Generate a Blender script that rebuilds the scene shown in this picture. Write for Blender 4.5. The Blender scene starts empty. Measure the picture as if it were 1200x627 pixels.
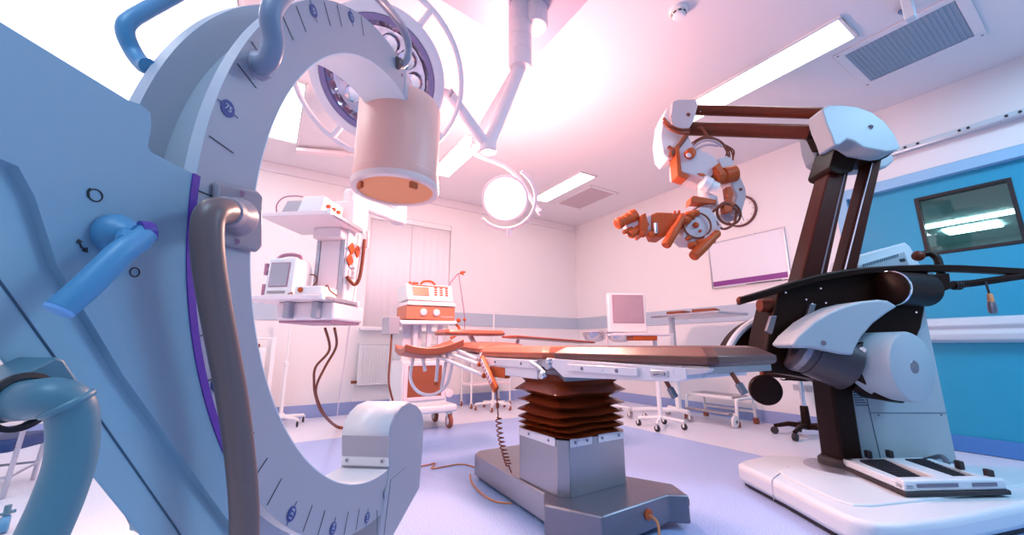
import bpy, bmesh, math, random
from mathutils import Vector, Matrix
random.seed(7)
SC = bpy.context.scene
COL = SC.collection
V = Vector
PI = math.pi
# ------------------------------------------------------------------ camera
F_PX, PITCH, YAW = 456.0, math.radians(11.45), math.radians(32.2)
CAM = V((0, 0, 1.0))
_st, _ct, _sp, _cp = math.sin(PITCH), math.cos(PITCH), math.sin(YAW), math.cos(YAW)
FW = V((_sp*_ct, _cp*_ct, _st)); RT = V((_cp, -_sp, 0)); UP = RT.cross(FW)
cd = bpy.data.cameras.new('camera'); co = bpy.data.objects.new('camera', cd); COL.objects.link(co)
cd.sensor_fit = 'HORIZONTAL'; cd.sensor_width = 36; cd.lens = F_PX/1200*36; cd.clip_start = .01
co.matrix_world = Matrix(((RT.x, UP.x, -FW.x, CAM.x), (RT.y, UP.y, -FW.y, CAM.y), (RT.z, UP.z, -FW.z, CAM.z), (0, 0, 0, 1)))
SC.camera = co
def ray(x, y): return RT*((x-600)/F_PX) + UP*((313.5-y)/F_PX) + FW
def at(x, y, ax, val):                      # the point of the photo on the real plane axis = val
    d = ray(x, y); return CAM + d*((val-CAM[ax])/d[ax])
def deep(x, y, t): return CAM + ray(x, y)*t  # at distance t along the view
# ------------------------------------------------------------------ materials
MATS = {}
def mat(name, colr, rough=.5, metal=0., noise=0., nscale=30., bump=0., emit=None, estr=0., coat=0., spec=.5, trans=0., alpha=1., ior=1.45, rvar=.08):
    if name in MATS: return MATS[name]
    m = bpy.data.materials.new(name); m.use_nodes = True
    nt = m.node_tree; b = nt.nodes['Principled BSDF']
    b.inputs['Base Color'].default_value = (*colr, 1); b.inputs['Roughness'].default_value = rough
    b.inputs['Metallic'].default_value = metal; b.inputs['IOR'].default_value = ior
    b.inputs['Specular IOR Level'].default_value = spec
    if coat: b.inputs['Coat Weight'].default_value = coat; b.inputs['Coat Roughness'].default_value = .08
    if trans: b.inputs['Transmission Weight'].default_value = trans
    if emit: b.inputs['Emission Color'].default_value = (*emit, 1); b.inputs['Emission Strength'].default_value = estr
    tc = nt.nodes.new('ShaderNodeTexCoord'); nz = nt.nodes.new('ShaderNodeTexNoise')
    nz.inputs['Scale'].default_value = nscale; nz.inputs['Detail'].default_value = 4
    nt.links.new(tc.outputs['Object'], nz.inputs['Vector'])
    if rvar:
        mr = nt.nodes.new('ShaderNodeMapRange'); mr.inputs['To Min'].default_value = max(0, rough-rvar); mr.inputs['To Max'].default_value = min(1, rough+rvar)
        nt.links.new(nz.outputs['Fac'], mr.inputs['Value']); nt.links.new(mr.outputs['Result'], b.inputs['Roughness'])
    if noise:
        mx = nt.nodes.new('ShaderNodeMix'); mx.data_type = 'RGBA'
        mx.inputs['A'].default_value = (*[max(0, c*(1-noise)) for c in colr], 1); mx.inputs['B'].default_value = (*[min(1, c*(1+noise)) for c in colr], 1)
        nt.links.new(nz.outputs['Fac'], mx.inputs['Factor']); nt.links.new(mx.outputs['Result'], b.inputs['Base Color'])
    if bump:
        bp = nt.nodes.new('ShaderNodeBump'); bp.inputs['Strength'].default_value = bump; bp.inputs['Distance'].default_value = .004
        nt.links.new(nz.outputs['Fac'], bp.inputs['Height']); nt.links.new(bp.outputs['Normal'], b.inputs['Normal'])
    MATS[name] = m; return m
M_wall = mat('wall paint', (.84, .81, .82), .6, noise=.015, nscale=4, bump=.03)
M_ceil = mat('ceiling paint', (.78, .75, .79), .30, rvar=0)
M_band = mat('wall protection strip', (.46, .54, .64), .5, noise=.03)
M_skirt = mat('blue vinyl skirting', (.30, .38, .66), .5, noise=.15, nscale=300)
M_cwhite = mat('warm white enamel', (.80, .80, .82), .35, noise=.01, nscale=5)
M_carm = mat('grey white moulded paint', (.42, .40, .46), .38, noise=.02, nscale=60)
M_flange = mat('machined pale alloy', (.50, .53, .60), .4, rvar=0)
M_groove = mat('grey groove enamel', (.36, .39, .45), .4)
M_body = mat('blue grey moulded housing', (.25, .40, .52), .42, noise=.02, nscale=80)
M_bodyl = mat('pale blue moulded panel', (.33, .49, .60), .42, noise=.02, nscale=80)
M_seam = mat('dark seam', (.05, .10, .16), .6)
M_purple = mat('violet guide strip', (.12, .04, .36), .35, noise=.2, nscale=200)
M_blue = mat('blue rubber grip', (.09, .29, .50), .42, noise=.05, nscale=200)
M_violet = mat('violet cap', (.08, .04, .30), .4)
M_teal = mat('grey blue handle', (.09, .21, .28), .42, noise=.06, nscale=300)
M_taupe = mat('taupe plastic handle', (.165, .11, .11), .38, noise=.08, nscale=300)
M_taupel = mat('mauve grey plastic', (.31, .26, .30), .4, noise=.04, nscale=300)
M_lilac = mat('lilac grey handle', (.38, .34, .42), .35)
M_tube = mat('salmon enamel', (.95, .50, .42), .4, noise=.01)
M_orange = mat('orange detector window', (.95, .34, .14), .5, noise=.08, nscale=200)
M_navy = mat('navy print', (.05, .07, .25), .5)
M_ink = mat('black print', (.02, .02, .03), .6)
M_white = mat('white plastic', (.86, .85, .86), .38, noise=.01)
M_whiteblue = mat('cool white moulding', (.60, .67, .73), .35, noise=.01, nscale=5)
M_scope = mat('pale grey microscope cover', (.36, .42, .47), .42, noise=.02, nscale=150)
M_black = mat('veil browned black metal', (.014, .004, .002), .38, spec=.16, noise=.2, nscale=40)  # black metal, slightly browned to hold the orange veil around the lamp
M_bar = mat('veil tinted arm tube', (.13, .024, .009), .4, spec=.3, noise=.15, nscale=40)  # dark arm tubes; warm haze put into the colour as brown
M_scopeo = mat('veil tinted housing', (.52, .095, .022), .42, spec=.3, noise=.15, nscale=60)  # dark parts coloured orange for the glowing haze near the lamp
M_cable = mat('red brown cable', (.22, .05, .02), .5)
M_bellow = mat('veil tinted rubber bellows', (.17, .025, .006), .2, noise=.12, nscale=8, rvar=.05)  # black rubber with the lamp's orange veil painted into its colour
M_padtop = mat('brown leatherette pad', (.12, .034, .024), .30, spec=.75, noise=.12, nscale=250, bump=.15)
M_pado = mat('veil tinted leatherette pad', (.42, .095, .045), .30, spec=.75, noise=.1, nscale=250, bump=.1)  # dark pads near the lamp, its orange glare put into the colour
M_rail = mat('pink white rail', (.78, .70, .74), .3, metal=.1)
M_steel = mat('brushed steel', (.37, .345, .37), .32, metal=.75, noise=.06, nscale=90)
M_steeld = mat('dark brushed steel', (.22, .21, .25), .34, metal=.7, noise=.06, nscale=90)
M_chrome = mat('chrome', (.78, .78, .82), .12, metal=1)
M_dark = mat('dark rubber', (.03, .025, .03), .6)
M_wheel = mat('brown castor tyre', (.32, .09, .05), .5)
M_screen = mat('mauve screen', (.50, .36, .42), .25)
M_screeng = mat('grey screen', (.42, .40, .46), .2)
M_screeno = mat('orange screen', (.80, .25, .15), .3)
M_mesh = mat('brown mesh panel', (.34, .09, .04), .6, noise=.3, nscale=400)
M_door = mat('cyan door laminate', (.012, .30, .48), .45, noise=.03, nscale=6)
M_doorf = mat('pale blue door frame', (.28, .52, .74), .45)
M_bframe = mat('black window frame', (.01, .01, .014), .4)
M_bumper = mat('white bumper rail', (.52, .61, .68), .4)  # white rail; the blue light on it is put into the colour
M_whiteboard = mat('whiteboard enamel', (.80, .80, .87), .34, rvar=.03)
M_alu = mat('aluminium trim', (.55, .55, .62), .3, metal=.8)
M_wbpurple = mat('purple tray strip', (.22, .04, .26), .45)
M_vent = mat('perforated grey vent', (.30, .38, .47), .5, noise=.3, nscale=260)
M_lamp = mat('ceiling light diffuser', (1, 1, 1), .5, emit=(1, .98, .99), estr=8)
M_lampw = mat('warm lamp lens', (1, .9, .88), .3, emit=(1, .86, .84), estr=.9)
M_pinkw = mat('pink white lamp enamel', (.90, .76, .79), .32)
M_mauve = mat('mauve inner ring', (.45, .20, .30), .4)
M_indigo = mat('indigo lamp rim', (.27, .19, .36), .4)  # indigo rim greyed towards mauve, lamp light put into the colour
M_pads_blue = mat('deep blue vinyl', (.02, .06, .20), .5)
M_blind = mat('white roller blind fabric', (.86, .83, .87), .8, noise=.02, nscale=150)
M_tan = mat('orange cable sheath', (.62, .24, .10), .5)
M_treadm = mat('black ribbed tread', (.015, .015, .03), .55)
M_reflect = mat('faceted lamp reflector', (.62, .55, .64), .12, metal=.9, noise=.5, nscale=14)
M_glassb = mat('polished bowl steel', (.74, .68, .71), .14, metal=1)
def glass_mat():
    m = bpy.data.materials.new('window glass'); m.use_nodes = True; nt = m.node_tree
    nt.nodes.remove(nt.nodes['Principled BSDF'])
    t = nt.nodes.new('ShaderNodeBsdfTransparent'); t.inputs['Color'].default_value = (.62, .80, .80, 1)
    g = nt.nodes.new('ShaderNodeBsdfGlossy'); g.inputs['Roughness'].default_value = .02
    fr = nt.nodes.new('ShaderNodeFresnel'); fr.inputs['IOR'].default_value = 1.6
    tc = nt.nodes.new('ShaderNodeTexCoord'); nz = nt.nodes.new('ShaderNodeTexNoise'); nz.inputs['Scale'].default_value = 3
    bp = nt.nodes.new('ShaderNodeBump'); bp.inputs['Strength'].default_value = .01
    nt.links.new(tc.outputs['Object'], nz.inputs['Vector']); nt.links.new(nz.outputs['Fac'], bp.inputs['Height']); nt.links.new(bp.outputs['Normal'], g.inputs['Normal'])
    mx = nt.nodes.new('ShaderNodeMixShader')
    nt.links.new(fr.outputs['Fac'], mx.inputs['Fac']); nt.links.new(t.outputs['BSDF'], mx.inputs[1]); nt.links.new(g.outputs['BSDF'], mx.inputs[2])
    nt.links.new(mx.outputs['Shader'], nt.nodes['Material Output'].inputs['Surface'])
    return m
M_glass = glass_mat()
def floor_mat():
    m = bpy.data.materials.new('speckled vinyl floor'); m.use_nodes = True; nt = m.node_tree; b = nt.nodes['Principled BSDF']
    b.inputs['Roughness'].default_value = .32
    tc = nt.nodes.new('ShaderNodeTexCoord'); sx = nt.nodes.new('ShaderNodeSeparateXYZ'); nt.links.new(tc.outputs['Object'], sx.inputs['Vector'])
    def cmp(sock, v, op):
        n = nt.nodes.new('ShaderNodeMath'); n.operation = op; n.inputs[1].default_value = v; nt.links.new(sock, n.inputs[0]); return n.outputs[0]
    def mul(a, c):
        n = nt.nodes.new('ShaderNodeMath'); n.operation = 'MULTIPLY'; nt.links.new(a, n.inputs[0]); nt.links.new(c, n.inputs[1]); return n.outputs[0]
    k = mul(mul(cmp(sx.outputs['X'], 4.05, 'LESS_THAN'), cmp(sx.outputs['Y'], 4.95, 'LESS_THAN')), cmp(sx.outputs['X'], 0.15, 'GREATER_THAN'))
    nz = nt.nodes.new('ShaderNodeTexNoise'); nz.inputs['Scale'].default_value = 130; nz.inputs['Detail'].default_value = 3
    nt.links.new(tc.outputs['Object'], nz.inputs['Vector'])
    r = nt.nodes.new('ShaderNodeValToRGB'); r.color_ramp.elements[0].position = .36; r.color_ramp.elements[1].position = .60
    r.color_ramp.elements[0].color = (.25, .38, .70, 1); r.color_ramp.elements[1].color = (.42, .56, .87, 1)
    r2 = nt.nodes.new('ShaderNodeValToRGB'); r2.color_ramp.elements[0].position = .35; r2.color_ramp.elements[1].position = .6
    r2.color_ramp.elements[0].color = (.62, .66, .78, 1); r2.color_ramp.elements[1].color = (.78, .80, .88, 1)
    nt.links.new(nz.outputs['Fac'], r.inputs['Fac']); nt.links.new(nz.outputs['Fac'], r2.inputs['Fac'])
    mx = nt.nodes.new('ShaderNodeMix'); mx.data_type = 'RGBA'
    nt.links.new(k, mx.inputs['Factor']); nt.links.new(r2.outputs['Color'], mx.inputs['A']); nt.links.new(r.outputs['Color'], mx.inputs['B'])
    nt.links.new(mx.outputs['Result'], b.inputs['Base Color'])
    return m
# ------------------------------------------------------------------ mesh building
class MB:
    def __init__(s): s.b = bmesh.new()
    def faces(s, vs, fs):
        v = [s.b.verts.new(p) for p in vs]
        for f in fs:
            try: s.b.faces.new([v[i] for i in f])
            except ValueError: pass
        return s
    def box(s, c, size, mx=None):           # mx: 3x3 rotation about the centre
        c = V(c); h = V(size)/2; vs = []
        for i in range(8):
            p = V((h.x*(1 if i & 1 else -1), h.y*(1 if i & 2 else -1), h.z*(1 if i & 4 else -1)))
            vs.append(c + (mx @ p if mx else p))
        return s.faces(vs, [(0, 2, 3, 1), (4, 5, 7, 6), (0, 1, 5, 4), (2, 6, 7, 3), (0, 4, 6, 2), (1, 3, 7, 5)])
    def bx(s, x0, x1, y0, y1, z0, z1): return s.box(((x0+x1)/2, (y0+y1)/2, (z0+z1)/2), (abs(x1-x0), abs(y1-y0), abs(z1-z0)))
    def rings(s, rings, closed=False, caps=True):
        n = len(rings[0]); v = [[s.b.verts.new(p) for p in r] for r in rings]; m = len(v)
        for i in range(m if closed else m-1):
            a, c = v[i], v[(i+1) % m]
            for j in range(n):
                try: s.b.faces.new((a[j], a[(j+1) % n], c[(j+1) % n], c[j]))
                except ValueError: pass
        if caps and not closed:
            for r in (v[0][::-1], v[-1]):
                try: s.b.faces.new(r)
                except ValueError: pass
        return s
    def tube(s, pts, r, seg=10, closed=False, smooth=0, flat=None):
        pts = [V(p) for p in pts]
        if smooth: pts = catmull(pts, smooth, closed)
        n = len(pts); rr = r if isinstance(r, (list, tuple)) else None
        rings = []; u = None
        for i, p in enumerate(pts):
            t = (pts[(i+1) % n] - pts[i-1]) if closed else (pts[min(i+1, n-1)] - pts[max(i-1, 0)])
            t.normalize()
            if u is None: u = t.orthogonal().normalized()
            u = (u - t*u.dot(t)); u = u.normalized() if u.length > 1e-6 else t.orthogonal().normalized()
            w = t.cross(u)
            q = rr[min(i*len(rr)//n, len(rr)-1)] if rr else r
            rings.append([p + (u*math.cos(2*PI*k/seg) + w*math.sin(2*PI*k/seg))*q for k in range(seg)])
        return s.rings(rings, closed)
    def cyl(s, p0, p1, r0, r1=None, seg=24):
        p0, p1 = V(p0), V(p1); t = (p1-p0).normalized(); u = t.orthogonal().normalized(); w = t.cross(u)
        r1 = r0 if r1 is None else r1
        return s.rings([[p + (u*math.cos(2*PI*k/seg)+w*math.sin(2*PI*k/seg))*r for k in range(seg)] for p, r in ((p0, r0), (p1, r1))])
    def lathe(s, o, axis, prof, seg=40, caps=True):   # prof: (radius, height along axis)
        o = V(o); t = V(axis).normalized(); u = t.orthogonal().normalized(); w = t.cross(u)
        return s.rings([[o + t*h + (u*math.cos(2*PI*k/seg)+w*math.sin(2*PI*k/seg))*max(r, 1e-4) for k in range(seg)] for r, h in prof], caps=caps)
    def torus(s, o, axis, R, r, seg=40, a0=0, a1=2*PI, u=None):
        o = V(o); t = V(axis).normalized(); u = (u or t.orthogonal()).normalized(); w = t.cross(u)
        full = abs(a1-a0-2*PI) < 1e-6; n = seg if full else seg+1
        return s.tube([o + (u*math.cos(a0+(a1-a0)*k/seg)+w*math.sin(a0+(a1-a0)*k/seg))*R for k in range(n)], r, 10, full)
    def prism(s, poly, d):                 # poly: 3-D points of one face, d: extrusion vector
        p = [V(q) for q in poly]; d = V(d); n = len(p)
        vs = p + [q + d for q in p]
        return s.faces(vs, [tuple(range(n))[::-1], tuple(range(n, 2*n))] + [(i, (i+1) % n, n+(i+1) % n, n+i) for i in range(n)])
    def ball(s, c, r, seg=16, sc=(1, 1, 1)):
        m = Matrix.Translation(c) @ Matrix.Diagonal((*[r*k for k in sc], 1))
        bmesh.ops.create_uvsphere(s.b, u_segments=seg, v_segments=seg//2+2, radius=1, matrix=m); return s
def catmull(p, k, closed=False):
    out = []; n = len(p)
    for i in range(n if closed else n-1):
        a, b, c, d = (p[(i-1) % n], p[i], p[(i+1) % n], p[(i+2) % n]) if closed else (p[max(i-1, 0)], p[i], p[i+1], p[min(i+2, n-1)])
        for j in range(k):
            t = j/k; out.append(.5*((2*b)+(c-a)*t+(2*a-5*b+4*c-d)*t*t+(3*b-a-3*c+d)*t**3))
    if not closed: out.append(p[-1])
    return out
def wloc(o):
    v = V((0, 0, 0))
    while o is not None: v += o.location; o = o.parent
    return v
def obj(name, mb, m, parent=None, bevel=0, seg=2, ang=35, label=None):
    me = bpy.data.meshes.new(name)
    bmesh.ops.remove_doubles(mb.b, verts=mb.b.verts, dist=1e-5)
    bmesh.ops.recalc_face_normals(mb.b, faces=mb.b.faces); mb.b.to_mesh(me); mb.b.free()
    me.materials.append(m)
    for p in me.polygons: p.use_smooth = True
    me.set_sharp_from_angle(angle=math.radians(ang))
    o = bpy.data.objects.new(name, me); COL.objects.link(o)
    if parent is not None: o.parent = parent; me.transform(Matrix.Translation(-wloc(parent)))
    else:
        xs = [v.co for v in me.vertices]
        c = V(((min(v.x for v in xs)+max(v.x for v in xs))/2, (min(v.y for v in xs)+max(v.y for v in xs))/2, min(v.z for v in xs)))
        me.transform(Matrix.Translation(-c)); o.location = c
    if bevel:
        b = o.modifiers.new('bevel', 'BEVEL'); b.width = bevel; b.segments = seg; b.limit_method = 'ANGLE'; b.angle_limit = math.radians(30)
        b.harden_normals = False
    if label: o['label'] = label
    return o
def tag(o, label, cat, group=None):
    o['label'] = label; o['category'] = cat
    if group: o['group'] = group
    return o
def thing(name, label, cat, loc=(0, 0, 0), group=None):
    o = bpy.data.objects.new(name, None); COL.objects.link(o); o.location = V(loc); o.empty_display_size = .1
    return tag(o, label, cat, group)
def struct(name, mb, m, bevel=0, parent=None):
    o = obj(name, mb, m, parent, bevel)
    if parent is None: o['kind'] = 'structure'
    return o
def dup(root, loc, rotz, label, group=None):
    r = root.copy(); COL.objects.link(r); r.location = V(loc); r.rotation_euler = (0, 0, rotz); r['label'] = label
    if group: r['group'] = group
    for ch in list(root.children):
        c = ch.copy(); COL.objects.link(c); c.parent = r
        for g in list(ch.children):
            d = g.copy(); COL.objects.link(d); d.parent = c
    return r
def text_mb(txt, size, o, ux, uy, depth=.0006):
    cu = bpy.data.curves.new('t', 'FONT'); cu.body = txt; cu.size = size; cu.align_x = 'CENTER'; cu.align_y = 'CENTER'; cu.extrude = depth; cu.resolution_u = 2
    ob = bpy.data.objects.new('t', cu); COL.objects.link(ob); dg = bpy.context.evaluated_depsgraph_get()
    me = bpy.data.meshes.new_from_object(ob.evaluated_get(dg)); bpy.data.objects.remove(ob); bpy.data.curves.remove(cu)
    ux, uy = V(ux).normalized(), V(uy).normalized(); un = ux.cross(uy); o = V(o)
    mb = MB(); mb.faces([o+ux*v.co.x+uy*v.co.y+un*v.co.z for v in me.vertices], [tuple(p.vertices) for p in me.polygons])
    bpy.data.meshes.remove(me); return mb
# ================================================================== ROOM
XR, YB, ZC, XL, YF = 5.8, 6.5, 3.69, -4.2, -3.2
struct('floor', MB().bx(XL, XR+.2, YF, YB+.2, -.1, 0), floor_mat())
SC.objects['floor'].data.transform(Matrix.Translation(SC.objects['floor'].location)); SC.objects['floor'].location = (0, 0, 0)
struct('ceiling', MB().bx(XL, XR+.2, YF, YB+.2, ZC, ZC+.1), M_ceil)
WX0, WX1, WZ0, WZ1 = 1.31, 2.76, 1.29, 3.2
b = MB(); b.bx(XL, WX0, YB, YB+.2, 0, ZC); b.bx(WX1, XR+.2, YB, YB+.2, 0, ZC); b.bx(WX0, WX1, YB, YB+.2, 0, WZ0); b.bx(WX0, WX1, YB, YB+.2, WZ1, ZC)
struct('wall_back', b, M_wall)
DY0, DY1, DZ = -1.0, 1.63, 2.78
b = MB(); b.bx(XR, XR+.2, DY1, YB, 0, ZC); b.bx(XR, XR+.2, YF, DY0, 0, ZC); b.bx(XR, XR+.2, DY0, DY1, DZ, ZC)
struct('wall_right', b, M_wall)
struct('wall_left', MB().bx(XL-.2, XL, YF, YB+.2, 0, ZC), M_wall)
struct('baseboard_back', MB().bx(XL, XR, YB-.012, YB, 0, .18), M_skirt, .004)
struct('baseboard_right', MB().bx(XR-.012, XR, DY1+.1, YB-.012, 0, .16), M_skirt, .004)
b = MB(); b.bx(XL, WX0-.06, YB-.014, YB, 1.365, 1.60); b.bx(WX1+.02, XR, YB-.014, YB, 1.365, 1.60)
struct('trim_1', b, M_band, .004)
struct('trim_2', MB().bx(XR-.014, XR, DY1+.1, YB-.014, 1.36, 1.60), M_band, .004)
struct('trim_3', MB().bx(XL, XR-.05, YB-.05, YB, ZC-.14, ZC), M_ceil, .006)
# window
t = bpy.data.objects.new('window_1', None); COL.objects.link(t); t.location = (2.03, YB+.12, WZ0); t['kind'] = 'structure'
b = MB(); y0, y1 = YB+.09, YB+.15
for x0, x1, z0, z1 in ((WX0, WX0+.06, WZ0, WZ1), (WX1-.06, WX1, WZ0, WZ1), (WX0+.06, WX1-.06, WZ0, WZ0+.06), (WX0+.06, WX1-.06, WZ1-.06, WZ1), (2.0, 2.07, WZ0+.06, WZ1-.06)): b.bx(x0, x1, y0, y1, z0, z1)
obj('window_frame', b, M_white, t, .006)
b = MB(); b.bx(WX0+.06, 2.0, YB+.118, YB+.122, WZ0+.06, WZ1-.06); b.bx(2.07, WX1-.06, YB+.118, YB+.122, WZ0+.06, WZ1-.06)
obj('pane', b, M_glass, t)
obj('window_sill', MB().bx(WX0-.05, WX1+.05, YB-.10, YB+.09, WZ0-.045, WZ0), M_white, t, .008)
for i, (x0, x1, lb) in enumerate(((WX0+.004, 2.033, 'white roller blind pulled down over the left half of the window'), (2.037, WX1-.004, 'white roller blind pulled down over the right half of the window'))):
    t = thing('roller_blind', lb, 'blind', ((x0+x1)/2, YB+.05, WZ0+.01), 'roller blinds in the back window')
    b = MB(); n = 40; pts = [(x0+(x1-x0)*k/n, YB+.05+.004*math.sin(k*.9+i)) for k in range(n+1)]
    b.faces([(x, y, z) for z in (WZ0+.012, WZ1-.03) for x, y in pts] , [(k, k+1, n+2+k, n+1+k) for k in range(n)])
    o = obj('blind_fabric', b, M_blind, t); md = o.modifiers.new('solid', 'SOLIDIFY'); md.thickness = .003
    obj('roller_tube', MB().bx(x0, x1, YB+.01, YB+.085, WZ1-.09, WZ1-.002), M_white, t)
    obj('bottom_bar', MB().bx(x0, x1, YB+.04, YB+.06, WZ0+.002, WZ0+.022), M_white, t, .004)
# sliding door
t = bpy.data.objects.new('door_1', None); COL.objects.link(t); t.location = (XR+.05, .4, 0); t['kind'] = 'structure'
b = MB(); b.bx(XR-.03, XR+.2, DY1-.02, DY1+.09, 0, DZ+.06); b.bx(XR-.03, XR+.2, DY0, DY1-.02, DZ-.05, DZ+.06)
obj('door_frame', b, M_doorf, t, .006)
wy0, wy1, wz0, wz1 = .405, 1.05, 1.945, 2.565
b = MB(); xs = (XR+.05, XR+.11); b.bx(*xs, wy1, DY1-.02, .004, DZ-.05); b.bx(*xs, DY0, wy0, .004, DZ-.05); b.bx(*xs, wy0, wy1, .004, wz0); b.bx(*xs, wy0, wy1, wz1, DZ-.05)
lf = obj('door_leaf', b, M_door, t)
b = MB(); q = .022
b.bx(XR+.042, XR+.115, wy0-.01, wy0+q, wz0-.01, wz1+.01); b.bx(XR+.042, XR+.115, wy1-q, wy1+.01, wz0-.01, wz1+.01)
b.bx(XR+.042, XR+.115, wy0+q, wy1-q, wz0-.01, wz0+q); b.bx(XR+.042, XR+.115, wy0+q, wy1-q, wz1-q, wz1+.01)
wf = obj('window_frame', b, M_bframe, t, .004)
obj('pane', MB().bx(XR+.07, XR+.076, wy0+q, wy1-q, wz0+q, wz1-q), M_glass, wf)
b = MB(); b.prism([(XR+.05, DY0+.05, 1.03), (XR-.05, DY0+.05, 1.06), (XR-.06, DY0+.05, 1.12), (XR-.03, DY0+.05, 1.16), (XR-.06, DY0+.05, 1.2), (XR-.04, DY0+.05, 1.27), (XR+.05, DY0+.05, 1.285)], (0, DY1-DY0-.18, 0))
obj('bumper_rail', b, M_bumper, t, .012, 3)
obj('kick_strip', MB().bx(XR+.03, XR+.05, DY0+.05, DY1-.03, .004, .15), mat('deep blue kick strip', (.05, .20, .52), .5, noise=.15, nscale=300), t, .004)
# door track on the wall above
t = thing('door_track', 'long pale sliding track with dark bolts above the cyan door', 'track', (XR-.04, .4, 3.1))
obj('track_rail', MB().bx(XR-.07, XR-.001, -2.4, 1.4, 3.10, 3.165), M_whiteblue, t, .008)
obj('track_lip', MB().bx(XR-.10, XR-.07, -2.4, 1.4, 3.085, 3.105), M_alu, t, .003)
for y in (1.02, .92, .62, .56, .32, .24): obj('bolt', MB().cyl((XR-.08, y, 3.135), (XR-.069, y, 3.135), .012), M_dark, t)
def ceiling_panel(x0, x1, y0, y1, lb):
    o = obj('ceiling_light', MB().bx(x0, x1, y0, y1, 3.07, 3.095), mat('corridor light diffuser', (1, 1, 1), .5, emit=(.92, 1, 1), estr=16), None, .004); tag(o, lb, 'ceiling light', 'corridor ceiling lights')
# corridor seen through the door window
b = MB(); b.bx(12.0, 12.2, -3.2, 6.5, 0, 3.1); b.bx(XR+.2, 12.2, 6.5, 6.7, 0, 3.1); b.bx(XR+.2, 12.2, -3.4, -3.2, 0, 3.1)
struct('wall_corridor', b, mat('corridor paint', (.40, .56, .58), .5, noise=.1, nscale=3))
struct('ceiling_corridor', MB().bx(XR+.2, 12.2, -3.4, 6.7, 3.1, 3.2), mat('corridor ceiling', (.62, .78, .80), .5))
ceiling_panel(10.32, 10.85, .95, 1.6, 'short bright ceiling light seen through the lower part of the door window')
ceiling_panel(9.70, 9.92, -.6, 2.6, 'long thin ceiling light strip seen through the upper part of the door window')
struct('floor_corridor', MB().bx(XR+.2, 12.2, -3.4, 6.7, -.1, 0), mat('corridor floor', (.3, .4, .45), .4))
# ------------------------------------------------------------------ ceiling fittings
def ceiling_light(x0, x1, y0, y1, label):
    t = thing('ceiling_light', label, 'ceiling light', ((x0+x1)/2, (y0+y1)/2, ZC), 'recessed ceiling lights'); w = .03
    b = MB(); b.bx(x0-w, x0, y0-w, y1+w, ZC-.02, ZC-.001); b.bx(x1, x1+w, y0-w, y1+w, ZC-.02, ZC-.001); b.bx(x0, x1, y0-w, y0, ZC-.02, ZC-.001); b.bx(x0, x1, y1, y1+w, ZC-.02, ZC-.001)
    obj('frame', b, M_cwhite, t, .004)
    obj('diffuser', MB().bx(x0, x1, y0, y1, ZC-.012, ZC-.002), M_lamp, t); return t
ceiling_light(3.78, 4.14, .90, 2.45, 'long bright recessed ceiling light above the microscope arm')
ceiling_light(3.95, 4.26, 4.25, 5.55, 'bright recessed ceiling light beside the far vent near the back right corner')
ceiling_light(1.95, 2.25, 4.2, 5.5, 'bright recessed ceiling light behind the hanging lamp arms')
ceiling_light(-.25, .1, 4.2, 5.6, 'bright recessed ceiling light seen through the C-arm opening')
ceiling_light(-1.9, -1.55, 1.6, 3.2, 'bright recessed ceiling light above the left side of the C-arm')
t = thing('ceiling_light', 'large luminous ceiling panel at the upper left behind the C-arm', 'ceiling light', (-1.6, 3.4, ZC))
obj('diffuser', MB().bx(-4.1, -.45, 2.3, 6.2, ZC-.012, ZC-.002), mat('luminous panel', (1, 1, 1), .5, emit=(.84, .93, 1), estr=.95), t)
b = MB(); b.bx(-4.14, -4.1, 2.26, 6.24, ZC-.02, ZC-.001); b.bx(-.45, -.41, 2.26, 6.24, ZC-.02, ZC-.001); b.bx(-4.1, -.45, 2.26, 2.3, ZC-.02, ZC-.001); b.bx(-4.1, -.45, 6.2, 6.24, ZC-.02, ZC-.001)
obj('frame', b, M_cwhite, t, .004)
def ceiling_vent(x0, x1, y0, y1, label, gm=None):
    t = thing('ceiling_vent', label, 'vent', ((x0+x1)/2, (y0+y1)/2, ZC), 'perforated ceiling vents'); w = .07
    b = MB(); b.bx(x0-w, x0, y0-w, y1+w, ZC-.015, ZC-.001); b.bx(x1, x1+w, y0-w, y1+w, ZC-.015, ZC-.001); b.bx(x0, x1, y0-w, y0, ZC-.015, ZC-.001); b.bx(x0, x1, y1, y1+w, ZC-.015, ZC-.001)
    obj('frame', b, M_ceil, t, .004)
    b = MB(); b.bx(x0, x1, y0, y1, ZC-.006, ZC-.002); n = 22
    for k in range(n): b.bx(x0, x1, y0+(y1-y0)*(k+.25)/n, y0+(y1-y0)*(k+.6)/n, ZC-.012, ZC-.006)
    obj('grille', b, gm or M_vent, t)
    for x in (x0-.04, x1+.04):
        for y in (y0-.04, y1+.04): obj('screw', MB().cyl((x, y, ZC-.018), (x, y, ZC-.014), .009), M_steeld, t)
ceiling_vent(4.34, 5.02, .33, 1.03, 'square perforated grey ceiling vent near the cyan door')
ceiling_vent(4.50, 5.05, 4.6, 5.5, 'perforated ceiling vent near the back right corner', mat('haze tinted vent', (.62, .52, .56), .5, noise=.2, nscale=260))  # same kind of vent as the first; pinkish haze painted into the grille
c = at(795, 12, 2, ZC)
t = thing('smoke_detector', 'round white smoke detector on the ceiling left of the long light', 'smoke detector', c)
obj('base', MB().lathe(c, (0, 0, -1), [(.075, 0), (.075, .02), (.068, .03)]), M_white, t)
obj('sensor_head', MB().lathe(c-V((0, 0, .03)), (0, 0, -1), [(.05, 0), (.052, .025), (.04, .04), (.02, .045)]), M_white, t)
b = MB()
for k in range(8):
    a = k*PI/4; b.box(c+V((.052*math.cos(a), .052*math.sin(a), -.043)), (.008, .022, .012), Matrix.Rotation(a, 3, 'Z'))
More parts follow.
